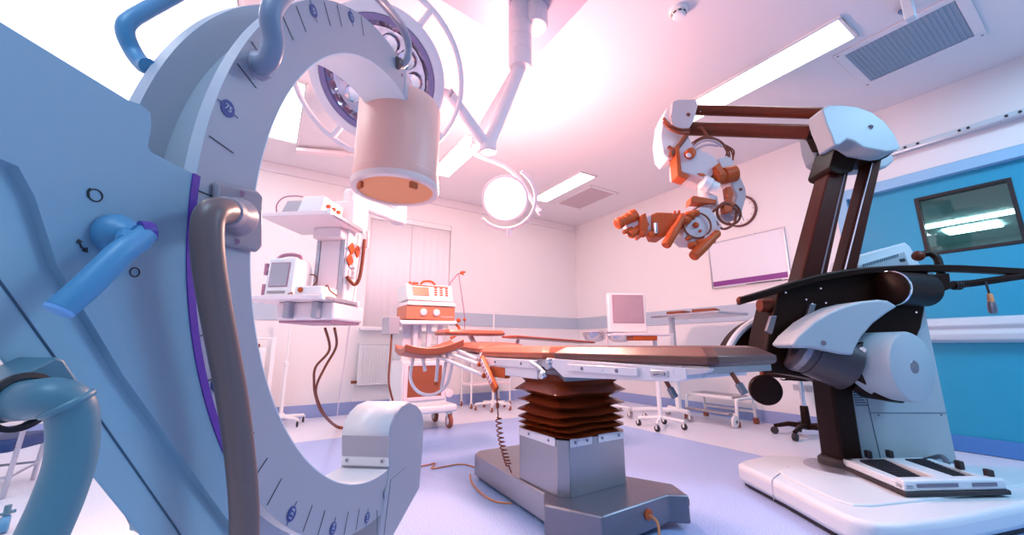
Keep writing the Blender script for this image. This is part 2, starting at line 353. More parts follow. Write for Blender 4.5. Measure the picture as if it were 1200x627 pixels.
obj('vent_slot', b, M_dark, t)
# blue ceiling camera/speaker on a pole
c = at(1062, 0, 2, 3.62)
t = thing('ceiling_camera', 'small blue swivel camera on a pale bracket at the top edge', 'camera', (c.x, c.y, ZC))
obj('bracket', MB().bx(c.x-.03, c.x+.05, c.y-.03, c.y+.03, 3.45, ZC), M_whiteblue, t, .006)
e = deep(1018, 10, 3.9); g = deep(1047, 8, 3.75)
mb_blue = mat('dark blue camera casing', (.03, .12, .35), .35)
bo = obj('camera_body', MB().lathe(e, g-e, [(.03, 0), (.05, .03), (.05, (g-e).length)]), mb_blue, t)
obj('flange', MB().lathe(e, g-e, [(.02, -.02), (.11, -.012), (.11, .006), (.05, .012)]), mb_blue, bo)
obj('lens', MB().lathe(g, g-e, [(.042, 0), (.042, .004), (.02, .005)]), M_navy, bo)
obj('swivel_arm', MB().tube([c+V((0, 0, -.12)), (e+g)/2], .02), mb_blue, t)
# wall clock
c = at(868, 248, 0, XR); NX = V((-1, 0, 0))
t = thing('wall_clock', 'round white wall clock with dark rim on the wall above the whiteboard', 'clock', c); R = .235
obj('rim', MB().lathe(c, NX, [(R-.03, .001), (R, .001), (R, .03), (R-.015, .038), (R-.028, .03)], caps=False), mat('dark red clock rim', (.16, .05, .05), .35), t)
obj('dial', MB().lathe(c, NX, [(R-.02, .002), (R-.02, .018), (.001, .0185)]), M_white, t)
b = MB()
for k in range(60):
    a = k*PI/30; l = .03 if k % 5 == 0 else .012; w = .006 if k % 5 == 0 else .002; r = R-.04-l/2
    b.box(c+V((-.0195, r*math.sin(a), r*math.cos(a))), (.001, w, l), Matrix.Rotation(-a, 3, 'X'))
obj('tick_marks', b, M_ink, t)
for a, l, w in ((2.1, .11, .012), (3.4, .16, .008)):
    b = MB(); b.box(c+V((-.023, l/2*math.sin(a), l/2*math.cos(a))), (.002, w, l), Matrix.Rotation(-a, 3, 'X')); obj('clock_hand', b, M_ink, t)
# whiteboard
y0, y1, z0, z1 = 2.32, 3.37, 1.885, 2.565
t = thing('whiteboard', 'white writing board with aluminium edge and purple bottom strip', 'whiteboard', (XR-.01, (y0+y1)/2, z0))
obj('panel', MB().bx(XR-.016, XR-.001, y0, y1, z0, z1), M_whiteboard, t)
b = MB(); w = .016; xs = (XR-.026, XR-.001)
b.bx(*xs, y0-w, y0, z0-w, z1+w); b.bx(*xs, y1, y1+w, z0-w, z1+w); b.bx(*xs, y0, y1, z0-w, z0); b.bx(*xs, y0, y1, z1, z1+w)
obj('frame', b, M_alu, t, .003)
obj('bottom_strip', MB().bx(XR-.019, XR-.016, y0+.02, y1-.01, z0+.01, z0+.085), M_wbpurple, t)
obj('pen_tray', MB().bx(XR-.06, XR-.027, y0+.1, y0+.55, z0-.012, z0-.002), M_alu, t, .003)
obj('corner_cap', MB().bx(XR-.03, XR-.018, y0-.02, y0+.02, z0-.02, z0+.02), M_alu, t, .005)
# wall sockets
for k in range(4):
    y = 2.43-.075*k
    t = thing('wall_socket', ['leftmost of the four white wall sockets behind the office chair', 'second from the left of the four white wall sockets behind the office chair', 'third from the left of the four white wall sockets behind the office chair', 'rightmost of the four white wall sockets behind the office chair'][k], 'socket', (XR, y, .49), 'wall sockets in a row')
    obj('plate', MB().bx(XR-.012, XR-.001, y-.035, y+.035, .455, .529), mat('grey white socket plate', (.55, .56, .62), .4), t, .004)
    obj('recess_ring', MB().lathe((XR-.012, y, .492), NX, [(.026, 0), (.026, .006), (.022, .006), (.021, .001)], caps=False), M_screeng, t)
    b = MB(); b.cyl((XR-.0135, y-.009, .492), (XR-.0125, y-.009, .492), .004, seg=10); b.cyl((XR-.0135, y+.009, .492), (XR-.0125, y+.009, .492), .004, seg=10)
    obj('contact_hole', b, M_ink, t)
y = 1.98
tag(obj('wall_button', MB().lathe((XR, y, 2.2), NX, [(.03, 0), (.03, .012), (.018, .018), (.001, .02)]), M_white), 'small round white button on the right wall beside the whiteboard', 'button')
# radiator
t = thing('radiator', 'white ribbed panel radiator under the back window', 'radiator', (1.95, YB-.06, .4)); x0, x1 = 1.27, 2.6
b = MB(); b.bx(x0, x1, YB-.085, YB-.045, .42, 1.03); n = 32
for k in range(n):
    x = x0+.03+(x1-x0-.06)*(k+.5)/n; b.bx(x-.012, x+.012, YB-.097, YB-.085, .46, .99)
obj('panel', b, M_white, t, .004)
obj('top_grille', MB().bx(x0, x1, YB-.1, YB-.02, 1.03, 1.05), M_white, t, .004)
for x in (x0+.2, x1-.2): obj('wall_bracket', MB().bx(x-.02, x+.02, YB-.045, YB-.001, .5, .95), M_white, t)
obj('valve', MB().cyl((x0-.08, YB-.065, .47), (x0, YB-.065, .47), .022), M_cable, t)
obj('supply_pipe', MB().tube([(x0-.05, YB-.065, .47), (x0-.05, YB-.065, .2), (x0-.05, YB-.02, .19)], .009), M_white, t)
# ================================================================== C-ARM X-RAY MACHINE
S = .6; CC = V((.554*S, 2.034*S, 1+.4034*S)); PHI = .6646
CD = V((math.sin(PHI), math.cos(PHI), 0)); CN = V((math.cos(PHI), -math.sin(PHI), 0)); CZ = V((0, 0, 1)); RO = .705; RI = .60
def L(a, z, w): return CC + CD*a + CZ*z + CN*w
def LP(x, y, w=0.):
    q = ray(x, y); return CAM + q*(((CC+CN*w-CAM).dot(CN))/q.dot(CN))
def pol(th, r, w): th = math.radians(th); return L(-r*math.cos(th), r*math.sin(th), w)
ca = thing('c_arm_x_ray_machine', 'huge grey blue C-arm x-ray machine with grab handles in the left foreground', 'x-ray machine', L(-.72, -1.2420, -.1))
prof = [(RI, 0), (RO, 0), (RO, -.020), (RO-.045, -.026), (RO-.05, -.075), (RO-.045, -.122), (RO, -.128), (RO, -.15), (RI, -.15)]
def sweep(prof, a0, a1, n=120):
    return MB().rings([[pol(a0+(a1-a0)*i/n, r, w) for r, w in prof] for i in range(n+1)])
arc = obj('arc', sweep(prof[:2]+[(RO, -.001), (RI, -.001)], -93, 92), M_carm, ca, 0)
obj('arc_core', sweep([(RI+.001, -.002), (RO-.05, -.002), (RO-.052, -.03), (RO-.052, -.149), (RO-.08, -.149), (RI+.001, -.149)], -93, 92), M_groove, arc)
obj('front_flange', sweep([(RO-.049, -.0012), (RO, -.0012), (RO, -.022), (RO-.045, -.027), (RO-.05, -.03)], -93, 90), M_flange, arc)
obj('rear_flange', sweep([(RO-.056, -.121), (RO, -.128), (RO, -.15), (RO-.056, -.15)], -93, 90), M_flange, arc)
obj('inner_skin', sweep([(RI-.002, 0), (RI+.004, -.0005), (RI+.004, -.1495), (RI-.002, -.15)], -93, 92), M_cwhite, arc)
# end of the arc by the detector tube
obj('end_block', MB().prism([pol(88, RI, .004), pol(88, RO, .004), pol(93, RO-.002, .004), pol(97, RO-.04, .004), pol(97, RI+.02, .004), pol(95, RI, .004)], CN*-.158), mat('rosy grey end block', (.60, .50, .54), .4), arc, .008, 3)
# degree scale
for k, th in enumerate([-2.3, 4.7, 16.5, 21.5, 31.5, 36.5, 46.5, 51.5, 62, -8, -13.5, -19, -24.5, -30, -35.5, -41, -46.5, -58.2, -63.2, -73, -78]):
    w = .0008; p0, p1 = pol(th, .655, w), pol(th, .700, w); t_ = (p1-p0).normalized()
    u = t_.cross(CN)*.0007
    obj('tick_mark', MB().prism([p0-u, p1-u, p1+u, p0+u], CN*.0006), M_ink, arc)
for th, s in ((9.8, '75'), (26, '60'), (41.6, '45'), (57, '30'), (-25.5, '120'), (-53.1, '135'), (-68, '150'), (-82.6, '165')):
    c = pol(th, .685, .0008); rad = (c-L(0, 0, .0008)).normalized(); tan = rad.cross(CN)
    m_ = MB(); pts = [c+tan*(.0135*math.cos(k*PI/16))+rad*(.0125*math.sin(k*PI/16)) for k in range(32)]
    m_.prism(pts, CN*.0008)
    m_.prism([c-rad*.021-tan*.0006, c+rad*.019-tan*.0006, c+rad*.019+tan*.0006, c-rad*.021+tan*.0006], CN*.0006)
    ov = obj('degree_badge', m_, M_navy, arc)
    obj('degree_number', text_mb(s, .0135, c+CN*.0012, -rad, CN.cross(-rad)), M_flange, ov)
# detector (image intensifier) tube
TC = L(.135, 0, -.075); tz = TC.z
zb, zt = 1.562, 1.91
TR = .154
tb = obj('image_intensifier', MB().lathe((TC.x, TC.y, 0), CZ, [(TR-.03, zb+.012), (TR-.006, zb), (TR, zb+.012), (TR, zb+.05), (TR-.003, zb+.054), (TR-.003, zt-.02), (TR-.012, zt), (.07, zt+.005), (.06, zt+.03)], 64), M_tube, ca)
obj('detector_window', MB().lathe((TC.x, TC.y, zb+.014), CZ, [(TR-.018, -.012), (TR-.018, -.004)], 64), M_orange, tb)
obj('bottom_ring', MB().lathe((TC.x, TC.y, 0), CZ, [(TR-.022, zb+.013), (TR-.018, zb-.004), (TR, zb-.003), (TR+.003, zb+.003), (TR+.003, zb+.018), (TR, zb+.02)], 64, caps=False), mat('pale salmon ring', (.92, .66, .62), .35), tb)
for a in (3.4, 4.9):
    p = V((TC.x+(TR-.02)*math.cos(a), TC.y+(TR-.02)*math.sin(a), zb-.02)); obj('clip', MB().box(p, (.03, .012, .022), Matrix.Rotation(a+PI/2, 3, 'Z')), M_scopeo, tb, .003)
0 and obj('neck', MB().prism([L(-.03, RI-.03, -.02), L(.14, RI-.05, -.02), L(.14, .70, -.02), L(.02, .712, -.02), L(-.03, .69, -.02)], CN*-.11), M_pinkw, ca, .01, 3)
for q in ((465, 35), (471, 88)):
    p = LP(*q, .0); obj('screw', MB().cyl(p+CN*.002, p-CN*.012, .006, seg=12), M_mauve, ca)
# lower x-ray source: D-shaped block closing the arc
P_ = [(456, 547), (456, 512), (458, 498), (463, 485), (470, 476), (479, 471), (488, 475), (493, 481), (496, 492), (495, 525), (491, 572), (458, 632), (440, 645)]
pts = [LP(x, y, .0) for x, y in P_]
src = obj('x_ray_source', MB().prism([p+CN*.002 for p in pts], CN*-.152), M_carm, ca, .004, 2)
def inpl(a0, z0, w0, h, wd): return [L(a0, z0, w0), L(a0, z0+h, w0), L(a0, z0+h, w0-wd), L(a0, z0, w0-wd)]
h0 = pts[0]; a0 = (h0-CC).dot(CD)
top = obj('inner_cover', MB().prism([L(a0-.004, (pts[1]-CC).z, -.001), L(a0-.004, (pts[0]-CC).z, -.001), L(a0-.004, (pts[0]-CC).z, -.149), L(a0-.004, (pts[1]-CC).z, -.149)], CD*.01), M_cwhite, src, .002)
m_ = MB(); rr = [LP(x, y, .0) for x, y in P_[1:8]]
m_.faces([p+CD*-.0015+CZ*.0015-CN*.002 for p in rr]+[p+CD*-.0015+CZ*.0015-CN*.148 for p in rr], [(k, k+1, len(rr)+k+1, len(rr)+k) for k in range(len(rr)-1)])
o = obj('rounded_cover', m_, M_cwhite, src); md = o.modifiers.new('solid', 'SOLIDIFY'); md.thickness = .003
for w in (-.02, -.13):
    p = L(a0-.004, (pts[0]-CC).z+.016, w); s_ = obj('screw', MB().lathe(p, -CD, [(.0075, 0), (.0075, .002), (.004, .0025)]), M_alu, src)
    obj('screw_socket', MB().cyl(p-CD*.0024, p-CD*.0032, .0028, seg=8), M_ink, s_)
p = LP(452, 578, .003); obj('release_button', MB().lathe(p, CN, [(.013, 0), (.013, .002), (.006, .003)]), M_groove, src)
for y0_, y1_ in (((476, 547), (458, 562)), ((458, 562), (450, 627)), ((442, 598), (442, 627))):
    a_, b_ = LP(*y0_, .0026), LP(*y1_, .0026); obj('seam_line', MB().tube([a_, b_], .0008, 6), M_seam, src)
# housing on the left
HB = [(-1.35, .046), (-.95, .043), (-.81, .038), (-.795, .042), (-.783, .038), (-.779, .02), (-.779, -.004), (-.772, -.009), (-.709, -.0105)]
arcb = [(-.709*math.cos(math.radians(t_)), .709*math.sin(math.radians(t_))) for t_ in [-3-3*k for k in range(12)]]
HB += arcb + [(-.556, -.47), (-.545, -.53), (-.535, -.62), (-.59, -.62), (-.698, -.46), (-.772, -.364), (-.859, -.249), (-1.0, -.06), (-1.35, -.04)]
nb = len(HB); back = []
for i, (a, z) in enumerate(HB):
    k = 1.15 if i in (nb-7, nb-6, nb-5, nb-4, nb-3, nb-2) else (.7 if i in (nb-1,) else 0)
    k = 2.0 if i in (nb-7, nb-6) else (1.6 if i == nb-5 else k)
    back.append(L(a+.11*k, z+.085*k, -.184))
m_ = MB(); m_.faces([L(a, z, -.006) for a, z in HB]+back, [tuple(range(nb)), tuple(range(nb, 2*nb))[::-1]]+[(i, (i+1) % nb, nb+(i+1) % nb, nb+i) for i in range(nb)])
hs = obj('housing', m_, M_bodyl, ca, .004, 3, 40)
LPn = [(-1.33, -.075), (-.90, -.078), (-.882, -.080), (-.866, -.103), (-.838, -.163), (-.756, -.275), (-.557, -.513), (-.546, -.55), (-.546, -.60), (-.595, -.60), (-.694, -.458), (-.768, -.362), (-.855, -.247), (-.99, -.065)]
UP_ = HB[:nb-7]+[(-.548, -.515), (-.557, -.513), (-.756, -.275), (-.838, -.163), (-.866, -.103), (-.882, -.080), (-.90, -.078), (-1.33, -.075)]
lp = obj('upper_panel', MB().prism([L(a, z, .006) for a, z in UP_], CN*-.014), M_body, hs, .008, 5, 40)
m_ = MB(); m_.tube([L(*q, -.0056) for q in ((-.89, -.155), (-.815, -.2525), (-.786, -.289), (-.647, -.474), (-.58, -.57))], .0011, 6); obj('seam_line', m_, M_seam, lp)
# violet guide strip along the housing edge
m_ = MB().rings([[pol(-.8-(41)*i/60, r, w) for r, w in ((.7035, .0005), (.706, .0072), (.7175, .0078), (.7175, .0005))] for i in range(61)])
obj('guide_strip', m_, M_purple, hs)
m_ = MB().rings([[pol(-.8-(41)*i/60, r, w) for r, w in ((.7035, .0003), (.7048, .003), (.7052, .003), (.7052, .0003))] for i in range(61)])
obj('guide_line', m_, M_scopeo, hs)
# pictograms around the lever
def ring(c, r, rad=.0007): return MB().torus(c, CN, r, rad, 32)
obj('rotation_mark', ring(LP(112, 229, .0065), .0065), M_ink, hs)
obj('rotation_mark', MB().tube([LP(x, y, .0068) for x, y in ((106, 221), (103.5, 225), (104, 231))], .0012, 6), M_ink, hs)
obj('rotation_mark', ring(LP(158, 319, .0065), .0052), M_ink, hs)
m_ = MB().tube([LP(x, y, .0068) for x, y in ((93, 283), (95, 289), (101, 294))], .0008, 6)
m_.cyl(LP(93, 284, .0068), LP(92, 280, .0068), .003, .0002, 8); m_.cyl(LP(99, 292, .0068), LP(103, 296, .0068), .003, .0002, 8)
obj('arrow_mark', m_, M_ink, hs)
# control lever
kc = LP(131, 275, .006)
kn = obj('control_knob', MB().lathe(kc, CN, [(.021, 0), (.0225, .004), (.022, .012), (.016, .02), (.011, .026), (.010, .034), (.004, .036)], 32), M_blue, hs)
l0, l1 = LP(70, 363, .040), LP(140, 298, .05); l2 = LP(174, 272, .044)
lv = obj('lever', MB().tube([l0, l0*.6+l1*.4+CN*.002, l1, l1*.45+l2*.55+CN*.001, l2], [.0118, .0122, .0122, .0120, .0105], 20, smooth=6), M_blue, kn, .002)
obj('lever_joint', MB().cyl(kc+CN*.02, LP(150, 285, .045), .010), M_blue, kn)
d_ = ((l2-l1).normalized()*.35+CN*.45+CD*.7).normalized(); obj('end_cap', MB().lathe(l2+d_*.001, d_, [(.0125, -.008), (.0122, 0), (.0105, .004), (.003, .0055)], 28), M_violet, lv)
d_ = (l0-l1).normalized(); obj('grip_end', MB().lathe(l0-d_*.0005, d_, [(.0118, 0), (.0112, .003), (.004, .0042)], 24), mat('pale blue grip end', (.2, .42, .75), .4), lv)
# grab handles -----------------------------------------------------
pl = LP(274, 253, .0); 
m_ = MB().prism([LP(x, y, .001) for x, y in ((247, 213), (297, 224), (303, 231), (302, 290), (296, 296), (246, 285))], CN*.010)
hp = obj('handle_plate', m_, M_taupel, ca, .005, 3)
obj('handle_boss', MB().lathe(LP(277, 254, .006), (LP(262, 248, .05)-LP(277, 254, .006)), [(.030, 0), (.029, .012), (.022, .03), (.019, .046)], 32), M_taupel, hp)
for q in ((283, 227), (277, 283)): s_ = obj('screw', MB().cyl(LP(*q, .010), LP(*q, .0125), .0045, seg=14), M_mauve, hp)
obj('grab_bar', MB().tube([LP(272, 250, .032), LP(263, 247, .052), LP(250, 249, .062), LP(243.5, 262, .064), LP(244, 300, .066), LP(251, 350, .066), LP(262, 410, .066), LP(273, 470, .066), LP(281, 530, .066), LP(286, 590, .066), LP(287, 660, .066), LP(290, 720, .06), LP(300, 745, .03), LP(310, 745, .002)], .0178, 20, smooth=5), M_taupe, hp)
obj('collar', MB().tube([LP(272, 250, .034), LP(264, 247.5, .050)], .0205, 24), M_taupel, hp, .003)
# blue handle on the face near the top
p0 = LP(303, 77, 0)
hb = obj('handle_boss', MB().lathe(p0, CN, [(.024, 0), (.023, .006), (.019, .016)], 28), M_lilac, ca)
obj('grab_bar', MB().tube([p0+CN*.006, LP(307, 77, .02), LP(316, 68, .045), LP(320, 48, .055), LP(317, 20, .058), LP(325, 0, .06), LP(350, -22, .06), LP(380, -40, .04), LP(392, -30, .0)], .0160, 18, smooth=6), M_teal if False else mat('steel blue handle', (.22, .26, .36), .4), hb)
# blue handle on the rear face
m_ = MB().tube([LP(174, 78, -.152), LP(168, 76, -.17), LP(157, 62, -.19), LP(147, 40, -.195), LP(150, 26, -.195), LP(168, 14, -.195), LP(200, -3, -.195), LP(240, -24, -.19), LP(262, -30, -.15)], .0125, 16, smooth=6)
obj('grab_bar', m_, M_blue, ca)
# handle beside the tube
m_ = MB().tube([LP(464, 73, .0), LP(471, 76, .012), LP(477, 68, .03), LP(478, 50, .035), LP(470, 30, .035), LP(455, 10, .035), LP(436, -12, .035), LP(428, -30, .02), LP(424, -36, 0)], .0125, 16, smooth=6)
hh = obj('grab_bar', m_, M_lilac, ca)
obj('end_boss', MB().lathe(LP(464, 73, .0), LP(472, 77, .014)-LP(464, 73, .0), [(.019, 0), (.019, .012), (.0145, .02)], 24), M_taupe, hh)
# bracket and big pipe handle at the lower left
bp = obj('handle_bracket', MB().prism([LP(x, y, .034) for x, y in ((-30, 470), (0, 449), (66, 418), (76, 421), (97, 452), (94, 459), (40, 488), (8, 496), (-30, 500))], CN*-.041), M_teal, ca, .006, 3)
sc_ = LP(24, 471, .036); 
obj('socket_ring', MB().lathe(sc_-CN*.004, CN, [(.022, 0), (.0245, .003), (.0245, .007), (.020, .008), (.020, .0)], 36, caps=False), M_dark, bp)
obj('grab_bar', MB().tube([sc_-CN*.01, LP(38, 468, .052), LP(62, 466, .068), LP(80, 474, .075), LP(86, 496, .078), LP(83, 540, .081), LP(66, 590, .083), LP(40, 650, .085), LP(20, 720, .085), LP(30, 770, .06), LP(60, 790, .0)], .0165, 20, smooth=5), M_teal, bp)
obj('collar', MB().torus(LP(79, 473, .0745), (LP(87, 490, .077)-LP(70, 467, .071)), .0155, .0035, 28), M_teal, bp)
# pedestal and wheeled foot below the picture
obj('pedestal', MB().prism([L(-.68, -.62, -.16), L(-.5, -.62, -.16), L(-.5, -1.12, -.16), L(-.68, -1.12, -.16)], CN*.13), M_body, ca, .02, 3)
ft = obj('foot', MB().prism([L(-.95, -1.12, -.24), L(-.45, -1.12, -.24), L(-.45, -1.19, -.24), L(-.95, -1.19, -.24)], CN*.3), M_bodyl, ca, .015, 3)
obj('neck', MB().prism([L(-.60, -.56, -.15), L(-.535, -.56, -.15), L(-.535, -.64, -.15), L(-.60, -.64, -.15)], CN*.12), M_body, ca)
for a in (-.9, -.6):
    for w in (-.21, .03): obj('castor', MB().cyl(L(a, -1.207, w), L(a, -1.207, w+.03), .035, seg=20), M_dark, ft)
# ================================================================== SURGICAL LAMP
cx, cy = 1.44, 2.17
sl = thing('surgical_lamp', 'pink white ceiling surgical lamp with folded arms, big dish and small glowing head', 'surgical lamp', (cx, cy, ZC))
obj('ceiling_plate', MB().prism([at(627, 68, 2, 3.62), at(697, -8, 2, 3.62), at(640, -70, 2, 3.62), at(500, -10, 2, 3.62), at(540, 15, 2, 3.62)], (0, 0, .06)), mat('lilac ceiling plate', (.50, .43, .55), .4), sl, .006)
m_ = MB().lathe((cx, cy, 0), CZ, [(.05, 3.06), (.088, 3.065), (.09, 3.075), (.09, 3.2), (.086, 3.203), (.09, 3.206), (.09, 3.33), (.086, 3.333), (.09, 3.336), (.09, 3.46), (.086, 3.463), (.09, 3.466), (.09, 3.64)], 40)
obj('ceiling_column', m_, M_pinkw, sl)
obj('column_flange', MB().lathe((cx+.11, cy-.05, 0), CZ, [(.09, 3.45), (.10, 3.47), (.10, 3.64)], 32), M_pinkw, sl)
K = deep(572, 172, 2.75); K2 = deep(552, 165, 2.9)
c0 = V((cx, cy, 3.09))
a1 = obj('spring_arm', MB().tube([c0, K], .048, 20), M_pinkw, sl)
obj('arm_knuckle', MB().lathe(K-V((0, 0, .045)), CZ, [(.05, 0), (.062, .01), (.062, .08), (.05, .09)], 28), M_pinkw, a1)
DC = deep(443, 92, 2.4)                                  # dish head centre
dn = (CAM-DC).normalized(); dn = (dn + V((-.25, -.05, -.35))).normalized()
ea = deep(528, 112, 2.55)
a2 = obj('spring_arm', MB().tube([K, ea], .036, 18), M_pinkw, sl)
obj('cable', MB().tube([K+V((0, 0, .05)), (K+ea)/2+V((0, 0, .055)), ea+V((0, 0, .05))], .006, 8), M_mauve, a2)
RD = .395
hd = obj('dish_head', MB().lathe(DC, dn, [(.08, -.17), (.2, -.15), (RD-.05, -.08), (RD, -.03), (RD+.01, 0), (RD-.012, .012), (RD-.05, .014), (RD-.055, -.01), (RD-.07, -.015)], 64, caps=False), M_pinkw, sl)
obj('inner_ring', MB().lathe(DC, dn, [(RD-.052, .012), (RD-.056, .022), (RD-.085, .018), (RD-.088, -.03)], 64, caps=False), M_indigo, hd)
obj('reflector', MB().lathe(DC, dn, [(RD-.085, -.012), (.28, -.05), (.16, -.085), (.02, -.1)], 26, caps=False), M_reflect, hd, ang=4)
m_ = MB(); u_ = dn.orthogonal().normalized(); w_ = dn.cross(u_)
for k in range(10):
    a = 2*PI*k/10; p = DC+(u_*math.cos(a)+w_*math.sin(a))*.2+dn*-.05; m_.lathe(p, dn, [(.055, 0), (.05, .02), (.03, .012)], 12)
obj('lens_cell', m_, M_glassb, hd)
obj('centre_grip', MB().lathe(DC, dn, [(.06, -.09), (.06, .0), (.03, .02), (.024, .1), (.02, .115)], 28), M_mauve, hd)
obj('grip_ring', MB().torus(DC-dn*.02, dn, RD+.115, .017, 64), M_pinkw, hd)
for k in range(4):
    a = .6+k*PI/2; e_ = u_*math.cos(a)+w_*math.sin(a); obj('ring_bracket', MB().tube([DC+e_*(RD-.01)-dn*.03, DC+e_*(RD+.115)-dn*.02], .022, 12), M_pinkw, hd)
obj('yoke', MB().tube([ea, ea*.4+(DC-dn*.2)*.6, DC-dn*.15], .034, 14, smooth=5), M_pinkw, hd)
# second, smaller head facing the room
LC = deep(592, 233, 3.35); ln = (CAM-LC).normalized(); ln = (ln+V((0, 0, -.12))).normalized(); r2 = .19
h2 = obj('round_head', MB().lathe(LC, ln, [(.05, -.1), (.13, -.085), (r2, -.03), (r2+.012, 0), (r2+.006, .012), (r2-.006, .012), (r2-.008, .0)], 56), M_pinkw, sl)
obj('lamp_lens', MB().lathe(LC, ln, [(r2-.006, .004), (r2*.7, .016), (r2*.3, .022), (.002, .023)], 48), M_lampw, h2)
u_ = V((0, 0, 1)); u_ = (u_-ln*u_.dot(ln)).normalized(); w_ = ln.cross(u_)
obj('yoke', MB().tube([LC+(u_*math.cos(a)+w_*math.sin(a))*(r2+.075)-ln*.02 for a in [PI+2.4-PI*2*k/40*.55+.2 for k in range(41)]], .016, 10), M_pinkw, h2)
g_ = deep(632, 246, 3.4)
obj('grip', MB().cyl(deep(596, 268, 3.33), deep(597, 277, 3.33), .02), M_pinkw, h2)
obj('spring_arm', MB().tube([c0+V((0, 0, .03)), deep(556, 166, 2.95)], .036, 16), M_pinkw, sl)
obj('spring_arm', MB().tube([deep(556, 166, 2.95), deep(556, 180, 3.5), deep(600, 200, 3.6), g_+(FW*.08), g_], .02, 12, smooth=4), M_pinkw, sl)
obj('control_panel', MB().prism([deep(x, y, 3.1) for x, y in ((347, 169), (410, 176), (410, 180), (347, 174))], FW*.02), M_pinkw, sl) if False else None
# ================================================================== OPERATING TABLE
X0, X1 = 1.45, 2.02
ot = thing('operating_table', 'large operating table with brown pads, glow tinted dark bellows and a steel base', 'operating table', (1.72, 2.2, 0))
m_ = MB().prism([(1.47, 1.80, .03), (1.44, 1.86, .03), (1.485, 2.90, .03), (1.56, 2.98, .03), (1.94, 2.98, .03), (2.02, 2.90, .03), (2.02, 1.80, .03)], (0, 0, .15))
base = obj('base_plate', m_, M_steel, ot, .008, 2)
obj('plinth', MB().bx(1.53, 1.96, 1.68, 2.90, .004, .032), M_dark, base)
m_ = MB(); fp = [(1.455, 1.97), (1.345, 1.82), (1.50, 1.55), (2.02, 1.565), (2.11, 1.49), (2.20, 1.66), (2.06, 1.95)]
m_.prism([(x, y, .035) for x, y in fp], (0, 0, .147))
obj('foot', m_, M_steeld, base, .012, 2)
obj('label_plate', MB().box((2.125, 1.517, .145), (.045, .004, .035), Matrix.Rotation(1.05, 3, 'Z')), M_ink, base)
m_ = MB().lathe((1.84, 1.562, .12), (0, -1, 0), [(.028, 0), (.028, .012), (.018, .014)], 20); obj('power_inlet', m_, M_scopeo, base)
obj('power_plug', MB().tube([(1.84, 1.55, .12), (1.84, 1.50, .10), (1.80, 1.46, .05), (1.74, 1.40, .012), (1.60, 1.28, .008), (1.52, 1.18, .008)], .007, 8, smooth=4), M_tan, base)
hx0, hx1, hy0, hy1 = 1.472, 1.962, 1.812, 2.25
m_ = MB().prism([(hx0+.05, hy0, .18), (hx1, hy0, .18), (hx1, hy1, .18), (hx0, hy1, .18), (hx0, hy0+.05, .18)], (0, 0, .30))
hsg = obj('column_housing', m_, M_steel, ot, .004)
m_ = MB()
for x0, x1 in ((hx0+.055, hx0+.22), (hx0+.27, hx1)): m_.bx(x0, x1, hy0-.006, hy0, .44, .488)
m_.bx(hx0-.006, hx0, hy0+.06, hy1, .44, .488)
obj('clamp_strip', m_, M_rail, hsg, .003)
for x in (hx0+.09, hx0+.18, hx0+.30, hx0+.44): obj('clamp_bolt', MB().cyl((x, hy0-.01, .465), (x, hy0-.005, .465), .008, seg=10), M_steeld, hsg)
for y in (1.93, 2.13): obj('clamp_bolt', MB().cyl((hx0-.01, y, .465), (hx0-.005, y, .465), .008, seg=10), M_steeld, hsg)
# bellows: pointed folds, pressed together near the bottom
zs = [.482, .49, .505, .525, .545, .56, .585, .60, .635, .66, .70, .735, .775, .80, .83]
off = [-.03, .022, -.02, .024, -.022, .026, -.028, .028, -.032, .034, -.040, .042, -.012, .006, -.02]
rg = []
for z, o_ in zip(zs, off):
    x0, x1, y0, y1 = hx0-.0-o_, hx1+o_, hy0-o_, hy1+o_; c = .045; r_ = []
    for (px, py) in ((x0+c, y0), (x1-c, y0), (x1, y0+c), (x1, y1-c), (x1-c, y1), (x0+c, y1), (x0, y1-c), (x0, y0+c)): r_.append((px, py))
    ring_ = []
    for i in range(8):
        a, b_ = V((*r_[i], z)), V((*r_[(i+1) % 8], z)); n = 8 if i % 2 == 0 else 2
        for k in range(n):
            p = a.lerp(b_, k/n); p.z += .005*math.sin(3*p.x*6+z*40)+.004*math.sin(p.y*13+z*17); ring_.append(p)
    rg.append(ring_)
o = obj('bellows', MB().rings(rg), M_bellow, ot, ang=40)
obj('head_plate', MB().bx(1.50, 1.95, 1.8, 2.3, .80, .86), M_steeld, ot, .004)
# main frame and pads
def pad(name, x0, x1, y0, y1, z0, z1, m, par, ch=.085, rot=None, c0=None):
    m_ = MB(); zc = z0+(z1-z0)*.46
    def rc(x0, x1, y0, y1, z, r=.03): return [(x0+r, y0, z), (x1-r, y0, z), (x1, y0+r, z), (x1, y1-r, z), (x1-r, y1, z), (x0+r, y1, z), (x0, y1-r, z), (x0, y0+r, z)]
    rs = [rc(x0+.008, x1-.008, y0+.008, y1-.008, z0), rc(x0, x1, y0, y1, z0+.012), rc(x0, x1, y0, y1, zc), rc(x0+ch*.6, x1-ch*.6, y0+ch*.6, y1-ch*.6, z1-.008), rc(x0+ch, x1-ch, y0+ch, y1-ch, z1)]
    rs = [[V(p) for p in r] for r in rs]
    if rot is not None: rs = [[c0+rot @ (p-c0) for p in r] for r in rs]
    m_.rings(rs); return obj(name, m_, m, par, .004, 2, 20)
pad('pad', X0, X1-.06, .87, 1.875, .925, 1.003, M_padtop, ot)
pad('pad', X0, X1, 1.93, 2.815, .925, 1.004, M_pado, ot)
R_ = Matrix.Rotation(math.radians(3), 3, 'X')
pad('pad', X0+.04, X1-.02, 2.86, 3.33, .945, 1.02, M_pado, ot, rot=R_, c0=V((1.7, 2.86, .94)))
